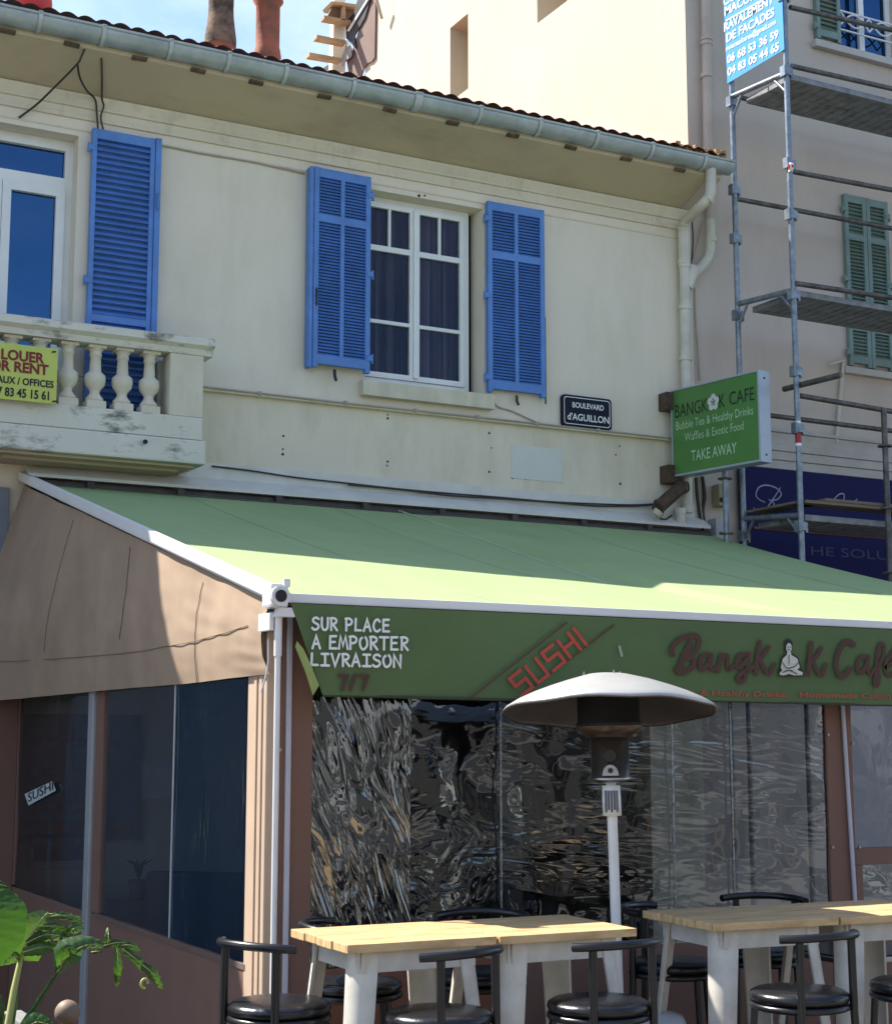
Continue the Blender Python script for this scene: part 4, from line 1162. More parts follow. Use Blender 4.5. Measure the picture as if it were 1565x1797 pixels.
text('Homemade Cuisine', (AY(1403, 1222, VP_).x, VP_, zz), (AY(1572, 1222, VP_).x, VP_, zz), .026, LETR, valn, (0,-1,0), bold=.006)
mb = MB(); q = AY(1088, 1143, VP_); ribbon(mb, [q + Vector((-.006,0,.02)), q + Vector((.006,0,-.02))], .014, (0,-1,0)); mb.build('worn_spot', mat('worn spot', (.35, .38, .28), .8), valn)
# tan side cloth
def armz(y): return 3.50 - (3.50 - 2.325) * (YF - .02 - y) / (YF - .02 - YFR)
def sidec(u, v):
    y = 10.80 - (10.80 - 6.235) * u
    yy = y + (.0 if u < .97 else .0)
    z1 = armz(y) - .01
    z0 = 2.005 + .02 * math.sin(u * 3) + (.02 * max(0, u - .75) / .25)
    bulge = .02 * math.sin(PI * v)
    if u > .9: yy += .07 * math.sin(PI * v * .9) * (u - .9) / .1 - .06 * max(0, v - .75) * (u - .9)/.1
    folds = .010 * math.sin(y * 9 + 2 * math.sin(y * 2.3) + v) * (.25 + .75 * v) * .5 + .014 * noise.noise(Vector((y * 2.2, v * 1.2, 1))) + .010 * noise.noise(Vector((y * 6, v * 1.5 + y, 5))) * (.3 + v) + .003 * noise.noise(Vector((y * 3 + v * 6, v * 5 - y * 2, 9)))
    return Vector((XA + .01 - bulge + folds - .25 * (1 - u)**4 * min(1, v * 1.6), yy, z1 + (z0 - z1) * v))
mb = MB(); mb.grid(sidec, 120, 40)
sc_ = mb.build('side_curtain', TAN, aw, False)
mb = MB()
def onside(px, py):
    q = AX(px, py, XA + .01); y = q.y; u = (10.80 - y) / (10.80 - 6.235); z1 = armz(y) - .01; z0 = 2.005 + .02*math.sin(u*3)
    v = min(1, max(0, (z1 - q.z) / (z1 - z0))); r_ = sidec(u, v); r_.x -= .004; return r_
def sideline(pts, r=.0022): mb.tube([onside(*p) for p in pts], r, 5)
def interp(pts, n=24):
    out = []
    for i in range(n + 1):
        t = i / n * (len(pts) - 1); k = min(int(t), len(pts) - 2); f = t - k
        out.append((pts[k][0] + (pts[k+1][0]-pts[k][0]) * f, pts[k][1] + (pts[k+1][1]-pts[k][1]) * f))
    return out
sideline(interp([(2, 1167), (110, 1158), (205, 1149), (250, 1144), (340, 1128), (400, 1115), (448, 1100)]))
sideline(interp([(231, 960), (228, 1030), (216, 1122)]), .002); sideline(interp([(358, 1022), (350, 1080), (343, 1205)]), .0018); sideline(interp([(131, 912), (118, 1030), (107, 1146)]), .0016)
mb.build('stitching', TAND, sc_)

# ================================================================== TERRACE ENCLOSURE
XS = 2.52; YE = 6.32; ZS = .80
en = thing('terrace_enclosure', 'brown framed terrace enclosure with clear crumpled plastic sheets', 'enclosure', (XS, YE, 0))
def vin(name, fn, nu, nv, m): 
    mb = MB(); mb.grid(fn, nu, nv); return mb.build(name, m, en, False)
def nv3(p, s): return noise.noise(Vector(p) * s)
# side panels
for ya, yb, vm in ((10.80, 9.02, VSIDE), (8.72, 7.53, VSIDE), (7.53, 6.50, VSIDE2)):
    vin('clear_sheet', lambda u, v, ya=ya, yb=yb: Vector((XS + .012 * nv3((0, (ya + (yb-ya)*u), v * .8), 2.5), ya + (yb - ya) * u, ZS + (2.25 - ZS) * v)), 40, 30, vm)
mb = MB(); mb.bbox(XS - .012, XS + .02, 6.50, 8.90, 0, ZS, .006); mb.build('lower_panel', BROWN, en)
mb = MB(); mb.bbox(XS - .012, XS + .02, 9.0, 10.84, 0, ZS, .006); mb.build('lower_panel', BROWN, en)
mb = MB(); mb.box(XS - .018, XS + .025, 6.50, 8.8, ZS - .012, ZS + .012); mb.build('sill_strip', mat('sill brown', (.16, .10, .08), .7), en)
mb = MB(); mb.bbox(XS - .03, XS + .035, 8.90, 9.0, 0, 2.35, .006); mb.build('post', SILV, en)
mb = MB(); mb.bbox(XS - .012, XS + .02, 8.74, 8.895, ZS + .013, 2.3, .004); mb.build('post_strip', BROWN, en)
mb = MB(); mb.bbox(2.22, XS - .013, 10.76, 10.845, 0, 2.35, .004); mb.build('back_panel', BROWN, en)
mb = MB(); mb.bbox(XS - .012, XS + .02, 10.74, 10.795, ZS + .013, 2.35, .004); mb.build('post_strip', BROWN, en)
mb = MB(); mb.tube([(XS - .006, 7.53, .8), (XS - .004, 7.53, 2.2)], .006, 6); mb.build('weld_seam', SILV, en)
# corner post
mb = MB(); mb.bbox(XS - .015, XS + .05, YE - .02, YE + .20, 0, 2.30, .006)
mb.bbox(XS - .022, XS - .014, YE + .02, YE + .05, 0, 2.28, .002); mb.bbox(XS - .022, XS - .014, YE + .08, YE + .11, 0, 2.28, .002)
mb.build('corner_post', BEIGE, en)
for x0, x1 in ((XS + .052, 2.722), (5.575, 5.745)):
    mb = MB(); mb.bbox(x0, x1, YE - .012, YE + .02, 0, 2.30, .005); mb.build('front_post', BROWN, en)
mb = MB(); mb.bbox(2.594, 2.616, YE - .032, YE - .013, 0, 2.28, .004); mb.build('trunking', LILAC, en)
mb = MB(); mb.tube([AY(1478, 1236, YE - .03), AY(1500, 1578, YE - .03), AY(1514, 1797, YE - .03)], .011, 8); mb.build('trunking', LILAC, en)
for x, y in ((505, 1108), (490, 1316), (1495, 1305), (1507, 1487), (1460, 1487), (1452, 1290)):
    mb = MB(); q = AY(x, y, YE - .013); mb.tube([q, q + Vector((0, -.008, 0))], .008, 8); mb.build('snap_fastener', STEEL, en)
# front sheets
def front(x0, x1, z0, z1, m, amp=.012, k=3.0):
    return vin('clear_sheet', lambda u, v: Vector((x0 + (x1-x0)*u, YE + .004 + amp * nv3((x0 + (x1-x0)*u, 0, z0 + (z1-z0)*v), k) + amp*.5 * nv3((x0 + (x1-x0)*u, 4, (z0 + (z1-z0)*v)), k*2.7), z0 + (z1-z0)*v)), 60, 60, m)
front(2.722, 3.20, ZS, 2.25, VFRONT2); front(3.20, 3.645, ZS, 2.25, VFRONT); front(3.645, 4.60, ZS, 2.25, VFRONT3); front(4.60, 5.575, ZS, 2.25, VFRONT3, .008)
front(5.745, 7.6, 1.20, 2.25, VSIDE, .008); front(5.79, 7.6, .82, 1.12, VFRONT3)
mb = MB(); mb.bbox(5.746, 7.6, YE - .010, YE + .018, 1.12, 1.205, .004); mb.bbox(5.746, 5.79, YE - .010, YE + .018, .82, 1.119, .004); mb.build('cross_rail', BROWN, en)
WELD = vinyl('hazy weld', (.5, .52, .55), .12, .6, (6, 1, 2), 12, 1.0, .15, (.35, .37, .4), .10)
for x in (3.645, 4.60, 4.955):
    mb = MB(); mb.box(x - .005, x + .005, YE - .022, YE - .018, ZS, 2.2); mb.build('weld_seam', WELD, en)
mb = MB(); mb.bbox(2.723, 3.60, YE - .008, YE + .018, 0, ZS - .005, .004); mb.build('lower_panel', BROWNL, en)
mb = MB(); mb.bbox(3.602, 5.574, YE - .008, YE + .018, 0, ZS - .005, .004); mb.build('lower_panel', BROWN, en)
mb = MB(); mb.bbox(5.746, 7.6, YE - .008, YE + .018, 0, .815, .004); mb.build('lower_panel', BROWN, en)
mb = MB(); mb.bbox(XS + .06, 7.6, YE + .03, YE + .06, 2.22, 2.33, .004); mb.build('header', BROWN, en)
# small black and white sensor box near the corner
cb = thing('security_box', 'small black and white box under the awning corner bracket', 'sensor', tuple(AY(470, 1090, 6.2)))
mb = MB(); q = AY(472, 1092, 6.22); mb.bbox(q.x - .018, q.x + .004, 6.17, 6.30, q.z - .038, q.z + .038, .005); mb.build('white_shell', ALU, cb)
mb = MB(); mb.bbox(q.x + .0045, q.x + .032, 6.165, 6.29, q.z - .036, q.z + .036, .004); mb.build('black_cover', BLACK, cb)
cable([(458, 1215, 6.27), (470, 1170, 6.25), (471, 1120, 6.24)], .004, 'cable', 'thin white cable hanging under the small corner box', LILAC)

# inside the terrace
mb = MB(); a = AY(0, 1225, YF - .03)
mbd = thing('menu_board', 'large faint grey menu board on the wall inside the terrace', 'board', (2.9, YF, 1.3))
x0, x1 = AY(25, 1400, YF).x, AY(243, 1400, YF).x; z0, z1 = AY(120, 1478, YF).z, AY(120, 1255, YF).z
mb = MB(); mb.bbox(x0, x1, YF - .03, YF - .004, z0, z1, .004); mb.build('board', mat('grey green board', (.16, .19, .20), .6, 0, .15, 3), mbd)
mb = MB(); mb.box(x0 + .09, x1 - .06, YF - .034, YF - .031, z0 + .03, z0 + .13); mb.build('orange_strip', mat('faded orange', (.36, .15, .08), .6, 0, .2, 14), mbd)
mb = MB()
for k in range(4): mb.box(x0 + .1, x1 - .15 - .06*k, YF - .034, YF - .031, z1 - .22 - k*.22, z1 - .14 - k*.22)
mb.build('faded_print', mat('faded print', (.24, .20, .21), .6, 0, .3, 16), mbd)
stk = thing('sushi_sticker', 'small tilted white sticker behind the clear side sheet', 'sign', tuple(AX(70, 1390, XS + .05)))
q0 = [AX(x, y, XS - .018) for x, y in ((43, 1394), (92, 1371), (97, 1388), (50, 1414))]
mb = MB(); mb.prism(q0, (.003, 0, 0)); mb.build('plate', mat('pale sticker', (.60, .66, .66), .5), stk)
text('SUSHI', AX(50, 1408, XS - .018), AX(94, 1386, XS - .018), .058, LETK, stk, (-1,0,0), bold=.0, lift=.004)
mb = MB(); mb.bbox(2.62, 3.05, YF - .02, YF - .004, .9, 1.22, .004); 
tg = mb.build('framed_picture', mat('pale frame', (.45, .46, .48), .6)); tag(tg, 'pale framed picture low on the wall inside the terrace', 'picture')
mb = MB(); mb.box(2.66, 3.01, YF - .023, YF - .021, .95, 1.17); mb.build('print', mat('dark print', (.10, .09, .10), .6), tg)
def armchair(loc, rz, label):
    t = thing('armchair', label, 'armchair', loc, 'armchairs inside the terrace')
    mb = MB(); m = mat('dark upholstery', (.035, .032, .036), .8)
    for nm, b in (('seat', (-.33,.33,-.3,.3,.2,.45)), ('backrest', (-.33,.33,.301,.42,.2,.95)), ('armrest', (-.42,-.331,-.3,.42,.1,.62)), ('armrest', (.331,.42,-.3,.42,.1,.62))):
        mb = MB(); mb.bbox(*[b[i] + loc[i//2] for i in range(6)], .03); mb.build(nm, m, t)
    t.rotation_euler.z = rz; return t
armchair((3.3, 8.0, 0), -1.6, 'dark armchair inside the terrace behind the clear side sheet')
armchair((3.6, 9.8, 0), 2.4, 'dark armchair inside the terrace beneath the menu board')
mb = MB(); mb.bbox(3.9, 4.1, 8.5, 10.2, 0, 2.2, .01); mb.bbox(5.1, 5.25, 8.8, 10.4, 0, 2.3, .01)
tg = mb.build('partition', INTW); tag(tg, 'grey upright partition panels dimly seen inside the terrace', 'partition')
for k, (x0_, x1_, z0_, z1_, lb_) in enumerate(((3.36, 3.62, 1.35, 1.62, 'pale poster inside the terrace beside the dark partition'), (3.70, 3.98, 1.75, 2.0, 'second pale poster inside the terrace, higher than its neighbour'))):
    mb = MB(); mb.bbox(x0_, x1_, YF - .02, YF - .004, z0_, z1_, .003); tag(mb.build('poster', mat('pale poster', (.75, .74, .68), .6, 0, .1, 9)), lb_, 'poster')
pot = thing('potted_plant', 'little potted plant on the ledge inside the side window', 'plant', tuple(AX(243, 1560, 3.2)))
mb = MB(); c = AX(243, 1545, 3.2); mb.lathe([(0,-.12),(.05,-.12),(.07,0),(0,0)], c, 12); mb.lathe([(0,-.9),(.2,-.9),(.2,-.121),(0,-.121)], c, 16); mb.build('pot', mat('dull red pot', (.16, .05, .05), .7), pot)
mb = MB()
for k in range(9):
    a = k * .7; mb.tube([c, c + Vector((.03*math.cos(a), .03*math.sin(a), .10)), c + Vector((.09*math.cos(a), .09*math.sin(a), .13))], [.006, .008, .002], 5)
mb.build('leaves', LEAF, pot)

# ================================================================== TABLES
G_T = 'wood topped bar tables on the terrace'
def table(cx, cy, rz, label, first=None):
    if first is None:
        t = thing('bar_table', label, 'table', (0,0,0), G_T)
        mb = MB()
        for k in range(4):
            y0 = -.27 + k * .135
            mb.bbox(-.2925 - (.006 if k % 2 else 0), .2925, y0 + .0006, y0 + .1344, 1.020, 1.050, .003)
        mb.build('tabletop', WOODT, t)
        for x0, x1, y0, y1 in ((-.22,.22,-.232,-.220),(-.22,.22,.220,.232),(-.232,-.220,-.219,.219),(.220,.232,-.219,.219)):
            mb = MB(); mb.bbox(x0, x1, y0, y1, .945, 1.019, .003); mb.build('apron', WHEELW, t)
        for sx_ in (-1, 1):
            for sy in (-1, 1):
                mb = MB(); n = 8; prof = []
                rr = .088
                prof = [(-rr, 0), (-rr + .0, -.0)]
                prof = [(rr*(1 - math.cos(PI/2*k/n)) , rr*(1 - math.sin(PI/2*k/n))) for k in range(n+1)]   # rounded outer corner at (0,0)
                inn = [(rr*1.0 - (rr-.012)*math.cos(PI/2*k/n), rr*1.0 - (rr-.012)*math.sin(PI/2*k/n)) for k in range(n+1)]
                def at(p, z):
                    f = (1.0189 - z) * .085; sc = 1 - .28*(1.0189 - z)
                    return Vector((sx_ * (.245 + f - p[0]*sc), sy * (.235 + f - p[1]*sc), z))
                vs = []
                for z in (1.0189, 0.004):
                    vs += [at(p, z) for p in prof] + [at(p, z) for p in inn]
                m_ = n + 1; fs = []
                for k in range(n):
                    fs += [(k, k+1, 2*m_+k+1, 2*m_+k), (m_+k, m_+k+1, 3*m_+k+1, 3*m_+k)]
                fs += [(0, m_, 3*m_, 2*m_), (n, m_+n, 3*m_+n, 2*m_+n)]
                mb.add(vs, fs, True); lg = mb.build('leg', WHEELW, t)
                try:
                    lg.data.set_sharp_from_angle(angle=R(40))
                except Exception: pass
    else:
        t = copy_tree(first); t['label'] = label
    t.location = (cx, cy, 0); t.rotation_euler.z = rz
    return t
t1 = table(2.655, 5.39, -.035, 'bar table at the left end nearest the brown corner post')
table(3.243, 5.355, -.035, 'bar table directly before the patio heater, joined to the leftmost table', t1)
table(4.185, 5.295, -.09, 'bar table with the round heater shadow on its top', t1)
table(4.775, 5.235, -.09, 'bar table cut by the right edge of the photo', t1)

# ================================================================== STOOLS
G_S = 'black bar stools around the terrace tables'
def stool(x, y, rz, label, first=None):
    if first is None:
        t = thing('bar_stool', label, 'stool', (0,0,0), G_S)
        mb = MB(); mb.lathe([(0,.782),(.165,.782),(.182,.790),(.187,.803),(.183,.816),(.165,.827),(.10,.833),(0,.834)], (0,0,0), 40); mb.build('seat', LEATH, t)
        mb = MB(); mb.tube([(.176*math.cos(2*PI*k/40), .176*math.sin(2*PI*k/40), .771) for k in range(41)], .013, 8, False); mb.lathe([(0,.768),(.17,.768),(.17,.781),(0,.781)], (0,0,0), 32); mb.build('seat_frame', BLACK, t)
        for a in (-133, -47):
            mb = MB(); c_, s_ = math.cos(R(a)), math.sin(R(a))
            mb.tube([(.235*c_, .235*s_, .0), (.198*c_, .198*s_, .76), (.196*c_, .196*s_, 1.0), (.196*c_, .196*s_, 1.025)], .0155, 12); mb.build('leg', BLACK, t)
        for a in (47, 133):
            mb = MB(); c_, s_ = math.cos(R(a)), math.sin(R(a))
            mb.tube([(.225*c_, .225*s_, .0), (.165*c_, .165*s_, .77)], .0145, 12); mb.build('leg', BLACK, t)
        mb = MB(); pts = []
        for k in range(17):
            a = R(-90 - 62 + 124*k/16); rr = .205 + .012*abs(k-8)/8
            pts.append((rr*math.cos(a), rr*math.sin(a), 1.03 + .010*math.cos(PI*(k-8)/16)))
        mb.tube(pts, .0155, 12); mb.build('backrest', BLACK, t)
        mb = MB(); mb.tube([(.212*math.cos(2*PI*k/40), .212*math.sin(2*PI*k/40), .30) for k in range(41)], .009, 8, False); mb.build('footrest', BLACK, t)
    else:
        t = copy_tree(first); t['label'] = label
    t.location = (x, y, 0); t.rotation_euler.z = rz
    return t
def vz(deg, x, y):
    """backrest direction deg: 0 = toward camera, + = image right"""
    toward = math.atan2(-y, -x); return toward + R(deg) + PI/2
s1 = stool(2.241, 5.467, vz(-47, 2.24, 5.47), 'leftmost bar stool, standing alone before the lit corner post')
stool(2.649, 5.014, vz(45, 2.65, 5.01), 'bar stool in front of the leftmost table, second from the left', s1)
stool(3.272, 4.959, vz(38, 3.27, 4.96), 'bar stool before the heater pole and its white base', s1)
stool(4.062, 4.794, vz(45, 4.06, 4.79), 'bar stool in front of the table with the round shadow', s1)
stool(4.62, 4.75, vz(40, 4.65, 4.81), 'bar stool cut off by the right edge of the photo', s1)
stool(2.693, 5.803, vz(-95, 2.69, 5.8), 'bar stool behind the leftmost table, before the red brown skirt', s1)
stool(3.25, 5.78, vz(180, 3.27, 5.72), 'bar stool mostly hidden behind the middle of the joined left tables', s1)
stool(4.13, 5.684, vz(-100, 4.13, 5.68), 'bar stool behind the shadowed table just right of the heater pole', s1)
stool(4.70, 5.80, vz(170, 4.73, 5.74), 'bar stool behind the shadowed table farthest back on the right', s1)

# metal rimmed cafe table at the back right
ct = thing('cafe_table', 'low black cafe table with a shiny metal rim behind the right stools', 'table', (5.35, 5.65, 0))
q = AZ(1462, 1685, .78)
mb = MB(); mb.bbox(q.x, q.x + .6, q.y - .1, q.y + .45, .765, .79, .006); mb.build('rim', STEEL, ct)
mb = MB(); mb.bbox(q.x + .02, q.x + .58, q.y - .08, q.y + .43, .7905, .796, .002); mb.build('tabletop', BLACK, ct)
for dx_, dy_ in ((.04,-.06),(.56,-.06),(.04,.41),(.56,.41)):
    mb = MB(); mb.tube([(q.x+dx_, q.y+dy_, 0), (q.x+dx_, q.y+dy_, .764)], .013, 8); mb.build('leg', STEEL, ct)

# ================================================================== PATIO HEATER
hx, hy = 3.825, 5.62
ht = thing('patio_heater', 'tall gas patio heater with aluminium dome and white pole', 'heater', (hx, hy, 0))
hc = Vector((hx, hy, 0))
mb = MB(); prof = [(.0, 2.026), (.10, 2.023), (.125, 2.016), (.20, 1.994), (.28, 1.966), (.35, 1.936), (.41, 1.906), (.445, 1.885), (.456, 1.870), (.451, 1.870)]
n = 48; vs = []; 
mb.lathe(prof, hc, 48); NV = len(mb.v)
for v in mb.v:
    a = math.atan2(v.y - hy, v.x - hx); r_ = math.hypot(v.x - hx, v.y - hy)
    v.z += .003 * (r_/.44)**2 * math.cos(8*a) + .004*noise.noise(Vector((v.x*6, v.y*6, 0)))
_t = Vector((-hx, -hy, 0)).normalized(); _s = Vector((-_t.y, _t.x, 0)); _p = hc + Vector((0, 0, 1.885))
_m = Matrix.Rotation(R(-7.5), 3, _s)
if (_m @ _t).z < 0: _m = Matrix.Rotation(R(7.5), 3, _s)
for v in mb.v: v[:] = _p + _m @ (v - _p)
dome = mb.build('dome', DOME, ht)
mr = MB()
for v in mb.v: mr.v.append(v - Vector((0, 0, .005)) - (v - hc - Vector((0,0,v.z))) * .006)
mr.f = [list(f) for f in mb.f]; mr.sm = list(mb.sm)
mr.build('reflector', mat('dull reflector', (.17, .15, .14), .5, .4, .15, 5), dome)
for a in (.4, 2.4, 4.4):
    mb = MB(); mb.tube([hc + Vector((.1*math.cos(a), .1*math.sin(a), 2.005)), hc + Vector((.1*math.cos(a), .1*math.sin(a), 2.045))], .004, 6)
    mb.build('dome_screw', STEEL, dome)
mb = MB(); mb.lathe([(.0, 1.985), (.125, 1.985), (.132, 1.97), (.132, 1.83), (.138, 1.826), (.138, 1.815), (.0, 1.815)], hc, 32); mb.build('emitter', EMIT, ht)
mb = MB(); mb.lathe([(.14, 1.814), (.14, 1.800), (.095, 1.768), (.083, 1.765), (0, 1.765)], hc, 32); mb.build('burner_cone', mat('heat stained steel', (.14, .10, .075), .4, .6, .3, 20), ht)
mb = MB(); mb.lathe([(.0, 1.764), (.080, 1.764), (.080, 1.60), (.085, 1.598), (.085, 1.588), (.05, 1.575), (.0, 1.575)], hc, 32); body = mb.build('burner_body', STEEL, ht)
tow = (EYE - hc); tow.z = 0; tow.normalize(); side = Vector((-tow.y, tow.x, 0))
mb = MB(); mb.tube([hc + tow*.078 + Vector((0,0,1.688)), hc + tow*.088 + Vector((0,0,1.688))], .025, 16); mb.build('control_knob', BLACK, body)
mb = MB(); 
pts = [hc + tow*.083 + side*(.034*math.cos(PI*k/10)) + Vector((0,0,1.607 + .045*math.sin(PI*k/10))) for k in range(11)]
mb.prism(pts, tow*.006); mb.build('plate', SILV, body)
mb = MB(); mb.tube([hc + tow*.088 + Vector((0,0,1.628)), hc + tow*.094 + Vector((0,0,1.628))], .011, 10); mb.build('igniter', BLACK, body)
mb = MB(); mb.tube([hc + Vector((0,0,.60)), hc + Vector((0,0,1.575))], .0215, 20); mb.build('pole', mat('white enamel', (.80, .80, .80), .25), ht)
mb = MB(); mb.lathe([(.0, 1.565), (.038, 1.565), (.040, 1.44), (.0, 1.44)], hc, 24); lab = mb.build('label_sleeve', LETW, ht)
mb = MB()
for k in range(5):
    c = hc + tow*.0405 + side*(-.024 + .012*k)
    mb.box(c.x - .004, c.x + .004, c.y - .002, c.y + .002, 1.455 + .01*(k % 2), 1.545)
mb.build('label_print', mat('grey print', (.16, .16, .2), .5), lab)
mb = MB(); mb.lathe([(0, .635), (.20, .635), (.262, .622), (.272, .60), (.272, .03), (.0, .03)], hc, 40); mb.build('tank_housing', mat('white housing', (.66, .70, .74), .35), ht)
mb = MB(); mb.lathe([(0,.029),(.29,.029),(.29,.0),(0,0)], hc, 40); mb.build('foot_ring', BLACK, ht)
lean = Matrix.Translation(hc) @ Matrix.Rotation(R(1.2), 4, tow) @ Matrix.Translation(-hc)
ht.rotation_euler = Matrix.Rotation(R(1.2), 3, tow).to_euler()

# ================================================================== PLANT AND PLANTER
pla = thing('planter', 'grey box planter at the lower left corner of the picture', 'planter', (1.0, 4.9, 0))
XPL = 1.27
mb = MB(); z1 = .88
mb.bbox(.55, XPL, 4.2, 5.35, 0, z1 - .05, .01); mb.build('box', PLANTER, pla)
mb = MB(); mb.bbox(.52, XPL + .03, 4.17, 4.23, z1 - .049, z1, .006); mb.bbox(.52, XPL + .03, 5.32, 5.38, z1 - .049, z1, .006); mb.bbox(.52, .58, 4.231, 5.319, z1 - .049, z1, .006); mb.bbox(XPL - .03, XPL + .03, 4.231, 5.319, z1 - .049, z1, .006)
mb.build('rim', PLANTER, pla)
mb = MB(); mb.box(.58, XPL - .03, 4.23, 5.32, z1 - .0495, z1 - .03); mb.build('soil', SOIL, pla)
pl_ = thing('banana_plant', 'broad leaved green plant with torn leaves in the grey planter', 'plant', tuple(AY(20, 1790, 4.75)))
def PD(px, py, y=4.8): return AY(px, py, y)
def leafm(mid, wid, name='leaf', m=LEAF, fold=.35, nrm=(0,-1,.3), teeth=0, seed=0, rib=.0022):
    mid = smooth_pts(mid, 8); n = len(mid); rnd = random.Random(seed)
    N0 = Vector(nrm).normalized(); mb = MB(); M_ = 5
    rows = []
    for i, p in enumerate(mid):
        d = (mid[min(n-1,i+1)] - mid[max(0,i-1)]).normalized(); sd = d.cross(N0).normalized(); nn = sd.cross(d).normalized()
        t = i/(n-1); k = t*(len(wid)-1); a = min(int(k), len(wid)-2); wl, wr = [wid[a][j] + (wid[a+1][j]-wid[a][j])*(k-a) for j in (0,1)]
        if teeth:
            wl *= 1 - teeth*rnd.random(); wr *= 1 - teeth*rnd.random()
        row = []
        for j in range(-M_, M_+1):
            s_ = j/M_; w = wl if s_ < 0 else wr
            row.append(p + sd*(s_*w) - nn*(fold*w*s_*s_) + nn*(.004*math.sin(i*2.3 + j)))
        rows.append(row)
    vs = [v for r_ in rows for v in r_]; W_ = 2*M_+1
    fs = [(i*W_+j, i*W_+j+1, (i+1)*W_+j+1, (i+1)*W_+j) for i in range(n-1) for j in range(W_-1)]
    mb.add(vs, fs, True); lf = mb.build(name, m, pl_, False)
    mb = MB(); mb.tube([p + N0*.002 for p in mid], [rib*(1 - .8*i/(n-1)) for i in range(n)], 6); mb.build('midrib', MIDRIB, lf)
    return lf
q = 1/580
# big upright blade at the frame edge
leafm([PD(-25,1700,4.7), PD(-15,1650,4.68), PD(-12,1600,4.68), PD(-20,1566,4.70)], [(.06,.03),(.10,.095),(.10,.10),(.04,.055)], seed=1, fold=.15)
leafm([PD(-40,1580,4.9), PD(-10,1555,4.88), PD(16,1557,4.86)], [(.02,.02),(.02,.02),(.002,.002)], seed=2)
# torn middle leaf: yellow midrib rising to upper right, blade to the right
leafm([PD(36,1684,4.85), PD(50,1650,4.82), PD(66,1622,4.80), PD(84,1602,4.80)], [(.02,.05),(.05,.07),(.045,.04),(.01,.02)], m=LEAF2, seed=3, fold=.1, rib=.008)
for k, (a, b, w) in enumerate((((40,1672),(108,1664),.020), ((46,1656),(100,1640),.014), ((55,1640),(142,1655),.012), ((62,1628),(130,1634),.011), ((72,1612),(146,1612),.010), ((80,1604),(146,1622),.009), ((118,1640),(146,1628),.016), ((100,1655),(125,1648),.02))):
    mid_ = PD((a[0]+b[0])/2, (a[1]+b[1])/2 - 5, 4.79)
    leafm([PD(*a, 4.81), mid_, PD(*b, 4.83)], [(w*.6,w*.6),(w*1.3,w*1.3),(w*.4,w*.3)], m=LEAF if k % 2 else LEAF2, seed=10+k, teeth=.15)
leafm([PD(36,1680,4.85), PD(15,1680,4.8), PD(-8,1690,4.8)], [(.012,.012),(.022,.03),(.012,.015)], m=LEAF2, seed=30)
# right leaf: folded heart then torn tail
leafm([PD(99,1708,4.75), PD(120,1678,4.70), PD(150,1660,4.70), PD(185,1660,4.72)], [(.004,.02),(.05,.018),(.035,.01),(.012,.006)], m=LEAF2, seed=4, fold=.5)
leafm([PD(106,1700,4.74), PD(110,1680,4.68), PD(120,1664,4.66), PD(136,1668,4.67)], [(.008,.02),(.02,.055),(.01,.05),(.002,.012)], seed=5, fold=.2)
for k, (a, m_, b, w) in enumerate((((180,1661),(205,1655),(228,1658),.012), ((188,1660),(190,1645),(189,1629),.010), ((205,1660),(232,1660),(247,1672),.012), ((205,1664),(207,1700),(205,1733),.014), ((215,1666),(245,1690),(262,1712),.017), ((245,1690),(270,1712),(286,1737),.020), ((160,1672),(172,1670),(178,1671),.008))):
    leafm([PD(*a, 4.72), PD(*m_, 4.71), PD(*b, 4.74)], [(w*.5,w*.5),(w*1.2,w),(w*.15,w*.15)], m=LEAF, seed=40+k, teeth=.45 if k in (4,5) else .1)
mb = MB(); mb.tube([PD(14,1800,4.8), PD(24,1740,4.82), PD(36,1684,4.85)], [.011,.010,.008], 8); mb.build('stem', MIDRIB, pl_)
mb = MB(); mb.tube([PD(40,1800,4.8), PD(72,1750,4.78), PD(100,1707,4.75)], [.010,.008,.006], 8); mb.build('stem', LEAF, pl_)
mb = MB(); mb.tube([PD(22,1800,4.9), PD(27,1765,4.9), PD(30,1738,4.9)], [.006,.006,.004], 8); mb.build('stem', LEAF2, pl_)
mb = MB(); mb.tube([PD(-2,1800,4.9), PD(2,1770,4.9), PD(1,1748,4.9)], [.012,.012,.004], 8); mb.build('stem', LEAF, pl_)
leafm([PD(40,1815,4.7), PD(62,1795,4.68), PD(90,1800,4.66)], [(.01,.01),(.03,.03),(.01,.01)], seed=60)
mb = MB(); c = AY(254, 1727, 4.74); mb.tube([c + Vector((.011*math.cos(a_*.6), 0, .014*math.sin(a_*.6))) for a_ in range(9)], .0045, 6); mb.build('dry_curl', MIDRIB, pl_)
# turned finial post
fp = thing('finial_post', 'wooden post with a turned ball top beside the planter', 'post', (1.43, 5.3, 0))
c = AY(118, 1778, 5.3)
mb = MB(); mb.lathe([(0,.042)] + [(.041*math.sin(PI*k/12), .041*math.cos(PI*k/12)) for k in range(1, 11)] + [(.018,-.042),(.03,-.046),(.03,-.056),(.02,-.06),(0,-.06)], c, 24); mb.build('ball', OAK, fp)
mb = MB(); mb.bbox(c.x - .045, c.x + .045, c.y - .045, c.y + .045, 0, c.z - .0595, .006); mb.build('shaft', OAK, fp)

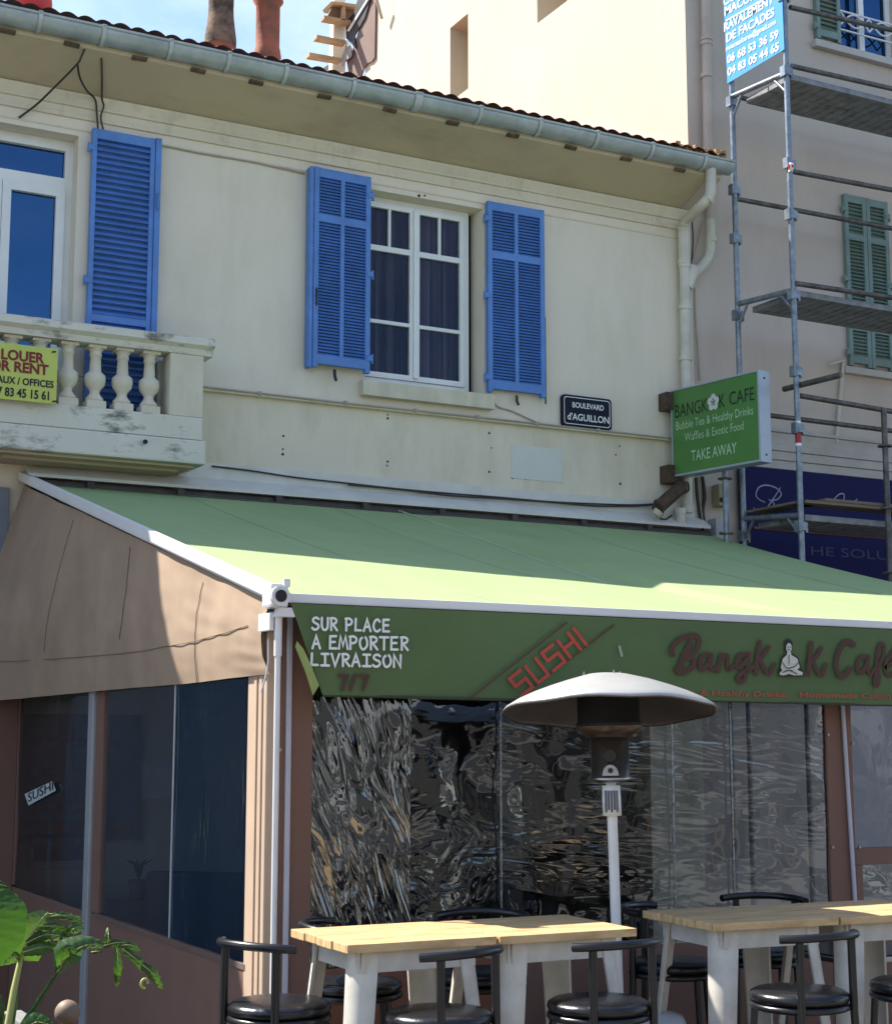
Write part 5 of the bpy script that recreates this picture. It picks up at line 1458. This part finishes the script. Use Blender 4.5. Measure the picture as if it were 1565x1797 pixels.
# ================================================================== ACROSS THE STREET (mirrored in glass and plastic)
def opposite(x0, x1, h, m, label, ww):
    t = thing('townhouse', label, 'building', ((x0+x1)/2, -14, 0))
    mb = MB(); nwin = int((x1-x0)/3)
    hs = [(x0 + 1 + 3*i, x0 + 2.2 + 3*i, z, z + 1.7) for i in range(nwin) for z in ([4.2, 7.4] if h > 9.5 else [4.2])]
    gh = [(x0 + .6 + 5*i, x0 + 4.6 + 5*i, .3, 2.7) for i in range(int((x1-x0)/5))]
    wall(mb, (0, -13.2, 0), (1,0,0), (0,0,1), (0,-1,0), x0, x1, 0, h, hs + gh, .25)
    mb.box(x0, x1, -22, -21.9, 0, h); mb.box(x0, x0+.1, -21.9, -13.5, 0, h); mb.box(x1-.1, x1, -21.9, -13.5, 0, h); mb.box(x0, x1, -21.9, -13.46, h - .1, h)
    mb.build('wall', m, t)
    for hh in hs + gh:
        mb = MB(); mb.box(hh[0], hh[1], -13.5, -13.46, hh[2], hh[3]); mb.build('window', mat('dark pane', (.02, .025, .035), .1), t)
opposite(-22, -3, 8.6, OPP, 'low sunny cream townhouse across the street', 0)
opposite(-2.8, 11.2, 9.0, OPP2, 'low sunny white townhouse across the street', 0)
opposite(15.6, 24, 7.0, mat('added dark facade', (.12, .115, .11), .85, 0, .1, 2), 'low unseen townhouse, darkened for reflections, across the street behind trees', 0)  # unseen house put in and darkened to deepen the plastic's reflections
opposite(25, 44, 8.4, OPP2, 'sunny white townhouse far right across the street', 0)
def tree(x, y, h, r, label):
    t = thing('street_tree', label, 'tree', (x, y, 0), 'trees across the street')
    mb = MB(); mb.tube([(x, y, 0), (x + .1, y, h*.5), (x - .1, y + .1, h*.8)], [.2, .15, .06], 8)
    for k in range(5): mb.tube([(x, y, h*.5), (x + r*.6*math.cos(k*1.3), y + r*.6*math.sin(k*1.3), h*.75)], [.08, .03], 6)
    mb.build('trunk', BARK, t)
    mb = MB(); rnd = random.Random(int(x*10))
    for k in range(1500):
        d = Vector((rnd.gauss(0,1), rnd.gauss(0,1), rnd.gauss(0,1))).normalized() * (r * rnd.random()**.45)
        c = Vector((x, y, h*.78)) + Vector((d.x, d.y, d.z*.8)); s_ = rnd.uniform(.08, .17)
        a = Vector((rnd.gauss(0,1), rnd.gauss(0,1), rnd.gauss(0,1))).normalized(); b = a.orthogonal().normalized()
        mb.add([c - a*s_, c + b*s_*.5, c + a*s_, c - b*s_*.5], [(0,1,2,3)])
    mb.build('crown', FOL, t, False)
for i, (x, y, h, r, lab) in enumerate(((9.0, -10.6, 8.5, 2.2, 'leafy tree on the far pavement before the white townhouse'), (16.6, -10.8, 8.5, 2.4, 'leafy tree on the far pavement before the darkened townhouse'), (20.4, -10.6, 7.5, 2.5, 'smaller leafy tree on the far pavement at the darkened townhouse end'))):
    tree(x, y, h, r, lab)
